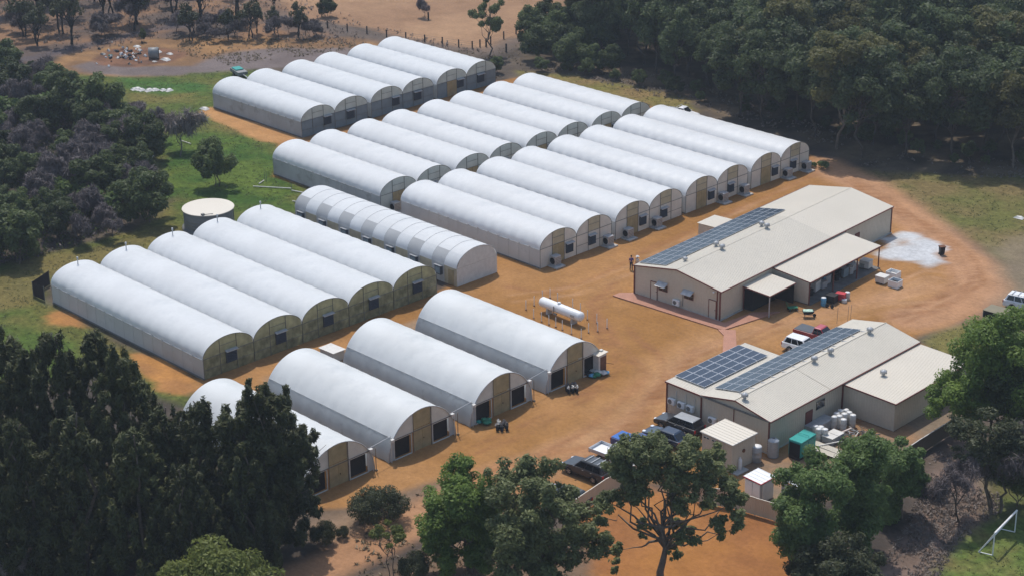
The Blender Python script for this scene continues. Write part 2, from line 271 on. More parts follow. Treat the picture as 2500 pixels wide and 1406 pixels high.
LINES = [
 ('track', S(192, 146, 108), S(186, 138, 100), 2.4, .8, [(32.6, -57.5), (32.4, -51.7), (32.2, -45.6), (31.8, -39.5), (31.3, -33.0), (32.4, -25.1), (33.1, -18.6)]),
 ('roadway', S(188, 146, 104), S(180, 134, 90), 2.6, 1.6, [(33.6, -37.7), (33.4, -29.8), (32.9, -20.6), (30.3, -11.4), (26.3, -3.2), (25.9, 4.4), (27.5, 13.4), (30.4, 22.7), (32.6, 31.3)]),
 ('ring',  S(194, 150, 116), S(186, 140, 104), 3.2, 1.2, [(-0.8, 58.8), (6.7, 56.8), (16.4, 52.1), (26.5, 46.0), (33.4, 41.6), (37.6, 37.1), (39.1, 31.1), (37.6, 24.0)]),
 ('rut',   S(162, 112, 74), S(168, 118, 78), .3, .5, [(30.7, -38.5), (30.8, -36.2), (29.9, -33.3), (30.3, -29.5), (31.3, -26.2), (32.6, -22.6)]),
 ('rut', S(160, 116, 84), S(164, 120, 86), .22, .35, [(4.5, 58.0), (14.7, 53.6), (25.4, 46.8), (32.0, 42.0), (36.1, 37.3), (38.2, 30.2), (37.3, 22.2)]),
 ('rut', S(160, 116, 84), S(164, 120, 86), .22, .35, [(4.7, 56.0), (13.6, 52.5), (24.3, 45.8), (31.1, 40.3), (34.8, 36.0), (36.2, 30.7), (35.3, 23.4)]),
 ('rut', S(162, 114, 78), S(166, 118, 80), .25, .5, [(33.7, -30.1), (32.9, -21.2), (31.2, -13.0), (28.6, -6.5), (25.8, 0.6), (26.2, 5.4)]),
 ('rut', S(162, 114, 78), S(166, 118, 80), .25, .5, [(31.2, -29.2), (30.6, -20.5), (28.5, -11.9), (26.1, -6.2), (18.1, -2.5), (9.4, 3.0), (7.2, 9.2)]),
 ('rut', S(158, 110, 76), S(162, 114, 78), .2, .5, [(-0.6, -0.1), (3.7, 1.6), (4.7, 8.5), (3.2, 17.8), (2.7, 28.8), (1.6, 42.0), (0.5, 55.3)]),
 ('rut', S(186, 142, 104), S(182, 138, 100), .6, .7, [(34.8, -31.7), (33.4, -20.1), (30.6, -11.1), (27.2, -3.7), (26.3, 4.0), (27.8, 13.0), (30.7, 23.8), (33.8, 33.4)]),
 ('rut', S(150, 104, 68), S(156, 110, 74), .16, .3, [(35.1, -37.7), (35.3, -30.2), (34.3, -21.6), (32.1, -13.4), (28.6, -6.5), (23.3, -1.8), (16.9, 0.8)]),
 ('rut', S(150, 104, 68), S(156, 110, 74), .16, .3, [(36.2, -38.2), (36.4, -30.8), (35.5, -22.3), (33.3, -14.2), (29.9, -7.3), (24.7, -2.7), (18.4, -0.2)]),
 ('rut', S(150, 104, 68), S(156, 110, 74), .16, .3, [(34.6, -34.1), (34.4, -25.5), (32.8, -16.5), (29.9, -9.2), (26.7, 0.1), (27.8, 5.5), (27.8, 13.0)]),
 ('rut', S(150, 104, 68), S(156, 110, 74), .16, .3, [(35.7, -34.7), (35.5, -26.2), (34.0, -17.3), (31.2, -10.0), (28.1, -0.9), (29.2, 4.5), (29.2, 11.9)]),
 ('rut', S(150, 104, 68), S(156, 110, 74), .16, .3, [(33.4, 21.6), (35.6, 27.7), (36.5, 34.3), (35.4, 40.1), (31.2, 44.9), (25.0, 48.3), (16.4, 52.1), (5.5, 56.7)]),
 ('rut', S(150, 104, 68), S(156, 110, 74), .16, .3, [(34.8, 20.4), (37.0, 26.4), (37.9, 33.0), (36.9, 38.7), (32.7, 43.4), (26.6, 46.8), (18.1, 50.4), (7.4, 55.0)]),
 ('rut', S(194, 150, 112), S(188, 144, 106), .16, .3, [(1.1, -1.7), (4.7, 5.1), (4.8, 13.9), (4.0, 24.2), (2.6, 36.7), (0.8, 52.3)]),
 ('rut', S(194, 150, 112), S(188, 144, 106), .16, .3, [(2.8, -2.7), (6.4, 4.0), (6.5, 12.7), (5.8, 22.9), (4.5, 35.2), (2.8, 50.6)]),
 ('rut', S(150, 104, 68), S(156, 110, 74), .16, .3, [(7.2, 9.2), (10.2, 2.1), (16.9, -3.7), (24.2, -5.3)]),
 ('rut', S(150, 104, 68), S(156, 110, 74), .16, .3, [(8.9, 8.1), (11.7, 1.1), (18.4, -4.6), (25.5, -6.2)]),
 ('rut', S(194, 150, 112), S(188, 144, 106), .16, .3, [(31.0, 27.3), (32.9, 32.4), (32.8, 37.5), (30.4, 36.9), (30.2, 31.5), (31.4, 24.4)]),
 ('rut', S(194, 150, 112), S(188, 144, 106), .16, .3, [(32.4, 26.0), (34.3, 31.1), (34.2, 36.1), (31.8, 35.5), (31.6, 30.2), (32.8, 23.2)]),
 ('rut', S(194, 150, 112), S(188, 144, 106), .16, .3, [(30.3, 15.5), (31.5, 21.3), (33.3, 26.3), (36.9, 30.5)]),
 ('rut', S(194, 150, 112), S(188, 144, 106), .16, .3, [(31.7, 14.4), (32.9, 20.1), (34.7, 25.1), (38.2, 29.3)]),
 ('rut', S(150, 104, 68), S(156, 110, 74), .16, .3, [(25.2, -29.9), (25.7, -22.2), (24.7, -14.3), (21.7, -6.3), (15.3, -0.7)]),
 ('rut', S(150, 104, 68), S(156, 110, 74), .16, .3, [(26.5, -30.5), (27.0, -22.9), (26.0, -15.1), (23.1, -7.2), (16.8, -1.7)]),
 ('darktrack', S(98, 90, 92), S(92, 84, 86), 1.6, .8, [(-127.5, 10.1), (-125.8, 14.4), (-126.6, 19.5), (-126.9, 29.9), (-127.5, 36.9), (-126.4, 42.8)]),
 ('darktrack', S(118, 104, 94), S(110, 98, 90), 2.2, 1.4, [(-121.1, 58.3), (-109.7, 58.5), (-96.6, 60.3), (-87.5, 62.4), (-79.4, 65.1), (-74.9, 67.2), (-76.6, 75.5)]),
 ('cabletrench', S(128, 84, 60), S(128, 84, 60), .25, .25, [(3.9, -7.2), (9.3, -6.6), (15.4, -5.9)]),
]
SAND = [(22.7, 38.2), (20.8, 42.4), (20.3, 46.1), (22.5, 46.7), (25.6, 46.0), (28.5, 43.7), (30.8, 40.0), (29.6, 37.6), (26.9, 37.1), (24.6, 36.3)]
def ground_colour(x, y):
    wx = (fbm(x, y, 7, 3) - .5); wy = (fbm(x + 91, y + 37, 7, 3) - .5); e = (fbm(x + 5, y, 2.6, 4) - .5)
    col = np.zeros(x.shape + (3,)); gr = np.zeros(x.shape)
    for nm, a, b, ps, soft, rough, g, poly in REG:
        p = np.clip((fbm(x + 7 * ps, y - 3 * ps, ps, 4) - .5) * 3.2 + .5, 0, 1)[..., None]
        c = np.array(a) * (1 - p) + np.array(b) * p
        if poly is None: wgt = np.ones(x.shape)
        else:
            d = sdist(x + wx * rough, y + wy * rough, poly) + e * rough * 1.5
            wgt = np.clip(d / soft * .5 + .5, 0, 1); wgt = wgt * wgt * (3 - 2 * wgt)
        col = col * (1 - wgt[..., None]) + c * wgt[..., None]; gr = gr * (1 - wgt) + g * wgt
    for nm, a, b, hw, soft, ln in LINES:
        p = fbm(x, y, 3, 2)[..., None]; c = np.array(a) * (1 - p) + np.array(b) * p
        d = hw - ldist(x + wx * .6, y + wy * .6, ln) + e * .8
        wgt = np.clip(d / soft * .5 + .5, 0, 1) * .85
        col = col * (1 - wgt[..., None]) + c * wgt[..., None]; gr = gr * (1 - wgt)
    # burnt patches, pale ash streaks and weeds keep the open ground from reading as one tone
    d = sdist(x + wx * 2.5, y + wy * 2.5, SAND) - .5 + e * 3.6
    wgt = np.clip(d / .5 * .5 + .5, 0, 1); wgt = wgt * np.clip(1.4 - 2.2 * np.clip(fbm(x, y, 2.2, 3) - .45 + .02 * (x - 22), 0, 1), .25, 1)
    col = col * (1 - wgt[..., None]) + np.array((.51, .515, .52)) * wgt[..., None]; gr = gr * (1 - wgt)
    return col, gr
GX0, GX1, GY0, GY1, ST = -190., 100., -110., 190., .6
gx = np.arange(GX0, GX1 + .01, ST); gy = np.arange(GY0, GY1 + .01, ST); nx, ny = len(gx), len(gy)
X, Y = np.meshgrid(gx, gy, indexing='ij')
gc, gg = ground_colour(X, Y)
Zg = (fbm(X, Y, 3, 3) - .5) * .05 * np.ones(X.shape)
dS = sdist(X, Y, SAND); Zg = Zg + np.clip(dS / 2.5, 0, 1) * (.10 + .55 * np.clip(fbm(X, Y, 2.4, 3) - .38, 0, 1))
V = np.stack([X, Y, Zg - .02], -1).reshape(-1, 3)
idx = np.arange(nx * ny).reshape(nx, ny)
F = np.stack([idx[:-1, :-1], idx[1:, :-1], idx[1:, 1:], idx[:-1, 1:]], -1).reshape(-1, 4)
# outer skirt to the horizon, sharing the rim
rim = np.concatenate([idx[:, 0], idx[-1, 1:], idx[-2::-1, -1], idx[0, -2:0:-1]])
rv = V[rim].copy(); cx_, cy_ = (GX0 + GX1) / 2, (GY0 + GY1) / 2
rv[:, 0] = cx_ + (rv[:, 0] - cx_) * 6; rv[:, 1] = cy_ + (rv[:, 1] - cy_) * 6; rv[:, 2] = -.3
o0 = len(V); n_r = len(rim); V = np.concatenate([V, rv]); ar = np.arange(n_r)
F = np.concatenate([F, np.stack([rim, o0 + ar, o0 + (ar + 1) % n_r, np.roll(rim, -1)], -1)])
cc = np.concatenate([np.concatenate([gc.reshape(-1, 3), gg.reshape(-1, 1)], 1), np.tile([*S(112, 98, 82), .2], (n_r, 1))])
def np_mesh(name, V, F, mats, smooth=False):
    me = bpy.data.meshes.new(name); k = F.shape[1]
    me.vertices.add(len(V)); me.vertices.foreach_set('co', V.astype(np.float32).ravel())
    me.loops.add(F.size); me.loops.foreach_set('vertex_index', F.astype(np.int32).ravel())
    me.polygons.add(len(F)); me.polygons.foreach_set('loop_start', np.arange(0, F.size, k, dtype=np.int32))
    me.polygons.foreach_set('use_smooth', np.full(len(F), smooth))
    for m_ in (mats if isinstance(mats, list) else [mats]): me.materials.append(m_)
    me.update(calc_edges=True); return me
def ground_material():
    m = bpy.data.materials.new('ground_soil'); m.use_nodes = True; t = m.node_tree; N = t.nodes; L = t.links
    b = N['Principled BSDF']; b.inputs['Roughness'].default_value = .95; b.inputs['Specular IOR Level'].default_value = .1
    at = N.new('ShaderNodeAttribute'); at.attribute_name = 'soil'; tc = N.new('ShaderNodeTexCoord')
    def noise(s, d, lo, hi, r=.6, mp=None):
        n = N.new('ShaderNodeTexNoise'); n.inputs['Scale'].default_value = s; n.inputs['Detail'].default_value = d; n.inputs['Roughness'].default_value = r
        L.new(tc.outputs['Object'], n.inputs['Vector']); q = N.new('ShaderNodeMapRange'); q.inputs[1].default_value = .3; q.inputs[2].default_value = .7
        q.inputs[3].default_value = lo; q.inputs[4].default_value = hi; L.new(n.outputs['Fac'], q.inputs[0]); return n, q
    n1, q1 = noise(.35, 6, .86, 1.13); n2, q2 = noise(2.2, 7, .80, 1.18, .75); n3, q3 = noise(1.3, 8, .45, 1.5, .75)
    mu = N.new('ShaderNodeMath'); mu.operation = 'MULTIPLY'; L.new(q1.outputs[0], mu.inputs[0]); L.new(q2.outputs[0], mu.inputs[1])
    mg = N.new('ShaderNodeMix'); mg.data_type = 'FLOAT'; L.new(at.outputs['Alpha'], mg.inputs[0]); mg.inputs[2].default_value = 1; L.new(q3.outputs[0], mg.inputs[3])
    m2 = N.new('ShaderNodeMath'); m2.operation = 'MULTIPLY'; L.new(mu.outputs[0], m2.inputs[0]); L.new(mg.outputs[0], m2.inputs[1])
    vm = N.new('ShaderNodeVectorMath'); vm.operation = 'SCALE'; L.new(at.outputs['Color'], vm.inputs[0]); L.new(m2.outputs[0], vm.inputs['Scale'])
    L.new(vm.outputs[0], b.inputs['Base Color'])
    bp = N.new('ShaderNodeBump'); bp.inputs['Strength'].default_value = .5; bp.inputs['Distance'].default_value = .12; L.new(n2.outputs['Fac'], bp.inputs['Height']); L.new(bp.outputs[0], b.inputs['Normal'])
    return m
M_ground = ground_material()
gme = np_mesh('ground', V, F, M_ground, True)
ca = gme.color_attributes.new('soil', 'FLOAT_COLOR', 'POINT'); ca.data.foreach_set('color', cc.astype(np.float32).ravel())
link('ground', gme, kind='structure')
def sheet(name, pts, z, m, kind='structure', th=.0):
    b = MB()
    if th: b.slab([(x, y, z - th) for x, y in pts], (0, 0, 1), th)
    else: b.poly([(x, y, z) for x, y in pts])
    return b.ob(name, m, kind=kind)

def haze_box():
    m = bpy.data.materials.new('haze_air'); m.use_nodes = True; N = m.node_tree.nodes; L = m.node_tree.links; N.remove(N['Principled BSDF'])
    v = N.new('ShaderNodeVolumePrincipled'); v.inputs['Color'].default_value = (.74, .84, .98, 1); v.inputs['Density'].default_value = 0.00021; v.inputs['Anisotropy'].default_value = .2
    L.new(v.outputs[0], N['Material Output'].inputs['Volume'])
    MB().box((-45, 40, 41.5), (2100, 2100, 86)).ob('haze', m, kind='stuff')
haze_box()

# ---------------------------------------------------------------- greenhouses (origin: middle of the front gable's foot; they run back along -x)
def arch_z(y, hw, eave, rise): return eave + rise * math.sqrt(max(0, 1 - (y / hw) ** 2))
def arch_panel(hw, eave, rise, ya, yb, z0, x, th=.02, inset=0.0):
    n = 10; top = [(x, ya + (yb - ya) * i / n, arch_z(ya + (yb - ya) * i / n, hw, eave, rise) - inset) for i in range(n + 1)]
    return MB().slab([(x, ya, z0)] + [(x, yb, z0)] + top[::-1], (1, 0, 0), th)
def film(L, hw, eave, rise, bays, sag=.05, seam=False, from_ground=False, t0=0, t1=PI, na=22, drop=.22):
    b = MB(); k = 4; nxs = bays * k; vs = []
    for i in range(nxs + 1):
        fr = (i / k) % 1.0; q = math.sin(PI * fr) ** 2; x = -L * i / nxs
        for j in range(na + 1):
            t = t0 + (t1 - t0) * j / na; c, s_ = math.cos(t), math.sin(t)
            in_ = sag * q * (.35 + 1.2 * (1 - s_)); y = -c * (hw - in_); z = eave + (rise - in_ * s_) * s_
            if j in (0, na) and not from_ground: z -= drop * q
            vs.append((x, y, z))
    m = na + 1
    b.add(vs, [(i * m + j, i * m + j + 1, (i + 1) * m + j + 1, (i + 1) * m + j) for i in range(nxs) for j in range(na)], 0, True)
    return b
def fan_unit(par, x, y, z, wd, ht, hood=True):
    f = MB().box((x + .09, y, z + ht / 2), (.18, wd, ht)).ob('fan', M_fan, par)
    b = MB()
    for i in range(6): b.box((x + .2, y, z + ht * (.12 + .152 * i)), (.035, wd * .84, ht * .11), ry=.5)
    b.ob('grille', M_louvre, f)
    if hood: MB().hexa([(x, y - wd / 2 - .08, z + ht + .02), (x + .42, y - wd / 2 - .08, z + ht - .03), (x + .42, y + wd / 2 + .08, z + ht - .03), (x, y + wd / 2 + .08, z + ht + .02)],
                       [(x, y - wd / 2 - .08, z + ht + .12), (x + .42, y - wd / 2 - .08, z + ht + .03), (x + .42, y + wd / 2 + .08, z + ht + .03), (x, y + wd / 2 + .08, z + ht + .12)]).ob('hood', M_galv, f)
def tunnel(label, L, wd, eave, rise, loc, group, left=True, right=True, style='c', fan=None, door=True, side=None, gab=None, lowm=None, midm=None, pipe=False, bays=None, sag=.05):
    hw = wd / 2; side = side or M_side; gab = gab or M_gabw; lowm = lowm or gab; midm = midm or M_amberp
    t = thing('greenhouse', label, 'greenhouse', loc, 0, group); bays = bays or round(L / 1.75)
    film(L, hw, eave, rise, bays, sag=sag).ob('roof_cover', M_film, t)
    for sgn, on in ((-1, left), (1, right)):
        if not on: continue
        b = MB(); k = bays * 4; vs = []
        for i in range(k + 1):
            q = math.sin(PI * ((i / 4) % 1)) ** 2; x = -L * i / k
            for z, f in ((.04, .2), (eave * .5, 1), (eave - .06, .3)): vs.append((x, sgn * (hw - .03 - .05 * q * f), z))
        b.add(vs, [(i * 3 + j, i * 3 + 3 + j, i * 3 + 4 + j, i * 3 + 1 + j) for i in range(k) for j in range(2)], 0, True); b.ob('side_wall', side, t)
        b = MB()
        for i in range(bays + 1): b.tube([(-L * i / bays, sgn * (hw + .02), 0), (-L * i / bays, sgn * (hw + .02), eave - .05)], .014, 4)
        b.tube([(0, sgn * (hw + .02), eave - .08), (-L, sgn * (hw + .02), eave - .08)], .03, 5)
        b.ob('side_frame', M_galv, t)
        MB().box((-L / 2, sgn * (hw + .05), .06), (L, .05, .16)).ob('base_board', M_frame, t)
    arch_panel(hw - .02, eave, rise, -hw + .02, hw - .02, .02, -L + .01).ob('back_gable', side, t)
    p1, p2 = -wd * .17, wd * .16
    for ya, yb, mm in ((-hw + .02, p1, gab), (p1, p2, midm), (p2, hw - .02, gab)):
        arch_panel(hw - .02, eave, rise, ya, yb, eave, -.03).ob('upper_gable_panel', mm, t)
    dw = (p1, p2) if door else None
    for ya, yb, mm in ((-hw + .02, p1, lowm), (p1, p2, M_amber if door else lowm), (p2, hw - .02, lowm)):
        if door and mm is M_amber:
            for a, c in ((ya, (ya + yb) / 2 - .02), ((ya + yb) / 2 + .02, yb)): MB().box((-.0, (a + c) / 2, eave / 2), (.05, c - a, eave - .08)).ob('door', M_amber, t)
        else: MB().box((-.02, (ya + yb) / 2, eave / 2), (.02, yb - ya, eave - .03)).ob('lower_gable_panel', mm, t)
    b = MB(); b.tube([(.02, -math.cos(PI * i / 24) * hw, eave + rise * math.sin(PI * i / 24)) for i in range(25)], .036, 6)
    b.ob('gable_arch', M_frame, t)
    b = MB()
    for y in (p1, p2): b.tube([(.03, y, 0), (.03, y, arch_z(y, hw, eave, rise))], .034, 5)
    for y in (-hw, hw): b.tube([(.03, y, 0), (.03, y, eave)], .03, 5)
    b.tube([(.035, -hw, eave), (.035, hw, eave)], .03, 5); b.tube([(.03, p1, eave + rise * .5), (.03, p2, eave + rise * .5)], .022, 5)
    if not door: b.tube([(.03, -hw, eave * .45), (.03, hw, eave * .45)], .025, 5)
    b.ob('gable_frame', M_frame, t)
    if fan: fan_unit(t, .03, *fan)
    if pipe: MB().tube([(-L + 1.0, -.1, eave + rise - .05), (-L + 1.0, -.1, eave + rise + .75)], .06, 7).tube([(-L + 1.0, -.1, eave + rise + .62), (-L + 1.0, -.1, eave + rise + .85)], .11, 7).ob('vent_pipe', M_galv, t)
    return t
ORD = ['leftmost', 'second', 'third', 'fourth', 'fifth', 'sixth', 'seventh', 'rightmost']
def pairs(n, x1, y0, L, per, wd, rise, tag_, group, **kw):
    for i in range(n):
        y = y0 + per * (i // 2) + wd * (i % 2) + wd / 2; lt = i % 2 == 0
        o = ORD[i] if i < n - 1 else 'rightmost'
        yield i, lt, o, (x1, y, 0)
for i, lt, o, p in pairs(6, -60.9, 17.9, 21.1, 12.85, 6.05, 1.75, '', ''):
    tunnel(o + ' white greenhouse from the left in the farthest row, grey cloth on its lower gable', 21.1, 6.05, 2.35, 1.72, p, 'greenhouses in the farthest row', sag=.06 + .012 * i, left=lt, right=not lt,
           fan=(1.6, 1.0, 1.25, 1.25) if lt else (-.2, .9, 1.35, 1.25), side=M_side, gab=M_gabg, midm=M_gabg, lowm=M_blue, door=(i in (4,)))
for i, lt, o, p in pairs(8, -29.2, 5.45, 22.0, 12.75, 6.05, 1.75, '', ''):
    tunnel(o + ' white greenhouse from the left in the middle row of eight, clear arched gable', 22.0, 6.05, 2.35, 1.72, p, 'greenhouses in the middle row', sag=.07 + .06 * ((i * 5) % 8) / 8, left=lt, right=not lt,
           fan=(1.7, .8, 1.2, 1.25) if lt else (-.3, .75, 1.25, 1.25), side=M_side, gab=M_gabg, midm=M_gabg, lowm=M_gabg, door=lt)
for i, lt, o, p in pairs(8, -1.8, 6.3, 24.5, 12.82, 6.05, 1.75, '', ''):
    tunnel(o + ' white greenhouse from the left in the row facing the open dirt yard', 24.5, 6.05, 2.35, 1.74, p, 'greenhouses facing the yard', sag=.07 + .06 * ((i * 3 + 3) % 8) / 8, left=lt, right=not lt,
           fan=(1.75, .75, 1.15, 1.2) if lt else (-.45, .7, 1.15, 1.2), side=M_sidew, gab=M_gabw, midm=M_amberp, lowm=M_gabw, door=lt)
for i in range(5):
    o = ['leftmost', 'second', 'middle', 'fourth', 'rightmost'][i]
    tunnel(o + ' greenhouse of the joined block of five with yellowed gables and ridge pipes', 28.9, 6.36, 2.25, 1.78, (-4.9, -38.85 + 6.36 * (i + .5), 0), 'joined block of five greenhouses', sag=.06 + .015 * ((i * 2) % 5), left=i == 0, right=i == 4,
           fan=(.25, 1.05, 1.3, 1.3), side=M_sidew, gab=M_gaby, midm=M_gaby, lowm=M_gabl, door=False, pipe=True, bays=16)
# small white heater boxes and crop rows inside the yellowed block
def leaf_cloud(rg, clumps, n, size, up=.35, vert=0.0, shell=.5, aspect=1.6):
    c = np.array(clumps, float); wts = (c[:, 3] * c[:, 4] * c[:, 5]) ** .62; k = rg.choice(len(c), n, p=wts / wts.sum())
    d = rg.normal(size=(n, 3)); d /= np.linalg.norm(d, axis=1, keepdims=True)
    r = shell + (1 - shell) * rg.random(n) ** .6
    P = c[k, :3] + d * c[k, 3:6] * r[:, None]
    nr = d * .9 + rg.normal(size=(n, 3)) * .55 + np.array([0, 0, up]); nr /= np.linalg.norm(nr, axis=1, keepdims=True)
    a = rg.normal(size=(n, 3)); a[:, 2] += vert * 2.5
    a -= (a * nr).sum(1)[:, None] * nr; a /= np.linalg.norm(a, axis=1, keepdims=True) + 1e-9
    b = np.cross(nr, a); s = size * (.55 + .9 * rg.random(n))[:, None]
    a = a * s * aspect / 2; b = b * s / aspect ** .5 / 2
    V = np.stack([P - a, P + b * .9 - a * .1, P + a, P - b * .9 + a * .1], 1).reshape(-1, 3)
    return V, np.arange(4 * n).reshape(n, 4)
M_crop = leafmat('crop_leaves', (.045, .075, .02), (.10, .13, .045), .2)
_rg = np.random.default_rng(5); cl = []
for i in range(5):
    for q in (-1.9, 0, 1.9):
        for s_ in range(6): cl.append((-5.9 - 1.7 * s_, -38.85 + 6.36 * (i + .5) + q, .85, .8, .75, .85))
V_, F_ = leaf_cloud(_rg, cl, 14000, .28)
link('crop_plants', np_mesh('crop_plants', V_, F_, M_crop), kind='stuff', label='green crop plants growing behind the yellowed gable films')
def cooler(x, y, lab, rz=0):
    t = thing('air_cooler', lab, 'air cooler', (x, y, 0), rz, 'air coolers at the greenhouse fronts')
    MB().box((.5, 0, .07), (1.5, 1.5, .14)).ob('pad', M_conc, t); bevel(MB().box((.35, 0, .75), (.85, 1.05, 1.15)).ob('casing', M_galv, t), .04)
    b = MB().lathe([(.40, -.553), (.40, -.535)], (.35, 0, .75), 14, axis='y'); b.ob('fan_opening', M_dark, t)
    b = MB()
    for i in range(5): b.box((.79, 0, .36 + .19 * i), (.03, .85, .05))
    b.ob('louvre', M_frame, t)
for x, y, lab in ((-1.5, 8.2, 'air cooler before the leftmost greenhouse facing the yard, beside its amber door'),
                  (-1.5, 17.2, 'air cooler at the right foot of the second greenhouse facing the yard'),
                  (-1.5, 20.7, 'air cooler at the left foot of the third greenhouse facing the yard'),
                  (-1.5, 25.9, 'air cooler under the valley between the third and fourth greenhouses facing the yard'),
                  (-1.5, 38.5, 'air cooler under the valley between the fifth and sixth greenhouses facing the yard'),
                  (-1.5, 42.7, 'air cooler at the right foot of the sixth greenhouse facing the yard'),
                  (-1.5, 51.6, 'air cooler under the valley of the last two greenhouses facing the yard'),
                  (-1.5, 55.6, 'air cooler at the far right corner of the greenhouses facing the yard'),
                  (-28.9, 7.3, 'pale air cooler half hidden in front of the leftmost middle row greenhouse')): cooler(x, y, lab)

# single ribbed greenhouse with side vents
t = thing('greenhouse', 'long single greenhouse with ribbed roof panels and a row of side vents', 'greenhouse', (-4.65, -1.03, 0))
L_, hw_, ev_, rs_ = 29.5, 3.13, 2.15, 1.92; step = L_ / 14
for i in range(14):
    for lo, t0, t1 in ((1, 0, PI * .26), (0, PI * .26, PI)):
        b = MB(); vs = []; na = 6 if lo else 14
        for a in range(5):
            q = math.sin(PI * a / 4) ** 2; x = -step * (i + a / 4)
            for j in range(na + 1):
                th = t0 + (t1 - t0) * j / na; k_ = 1 + (.018 * q if lo else .006 * q) + (.008 if lo else 0)
                vs.append((x, -math.cos(th) * hw_ * k_, ev_ + rs_ * math.sin(th) * k_))
        b.add(vs, [(a * (na + 1) + j, a * (na + 1) + j + 1, (a + 1) * (na + 1) + j + 1, (a + 1) * (na + 1) + j) for a in range(4) for j in range(na)], 0, True)
        b.ob('roof_panel', M_sidew if lo and i % 2 else M_film, t)
b = MB()
for i in range(15): b.tube([(-step * i, -math.cos(PI * j / 18) * (hw_ + .015), ev_ + (rs_ + .015) * math.sin(PI * j / 18)) for j in range(19)], .022, 4)
b.ob('hoop', M_galv, t)
MB().box((-L_ / 2, hw_, ev_ / 2), (L_, .04, ev_)).ob('side_wall', M_sidew, t)
for i in range(14):
    x = -step * (i + .5)
    MB().box((x, -hw_, ev_ / 2), (step - .03, .04, ev_)).ob('side_panel', M_amberp if i % 2 == 0 else M_sidew, t)
    if i % 2 == 1:
        f = MB().box((x + .3, -hw_ - .2, ev_ - .75), (1.0, .34, 1.0)).ob('side_vent', M_fan, t)
        MB().box((x + .3, -hw_ - .38, ev_ - .75), (.8, .03, .8)).ob('grille', M_blue, f)
        MB().box((x + .3, -hw_ - .25, ev_ - .19), (1.12, .55, .07), rx=-.25).ob('hood', M_galv, f)
MB().box((-step * .45, -hw_ - .03, .95), (.95, .06, 1.85)).ob('door', M_amber, t)
arch_panel(hw_, ev_, rs_, -hw_, hw_, ev_, 0).ob('upper_gable_panel', M_offw, t); MB().box((.005, 0, ev_ / 2 - .01), (.03, 2 * hw_, ev_ - .04)).ob('lower_gable_panel', M_offw, t)
arch_panel(hw_, ev_, rs_, -hw_, hw_, .02, -L_).ob('back_gable', M_offw, t)
MB().tube([(.03, -math.cos(PI * i / 24) * hw_, ev_ + rs_ * math.sin(PI * i / 24)) for i in range(25)], .035, 5).ob('gable_arch', M_galv, t)

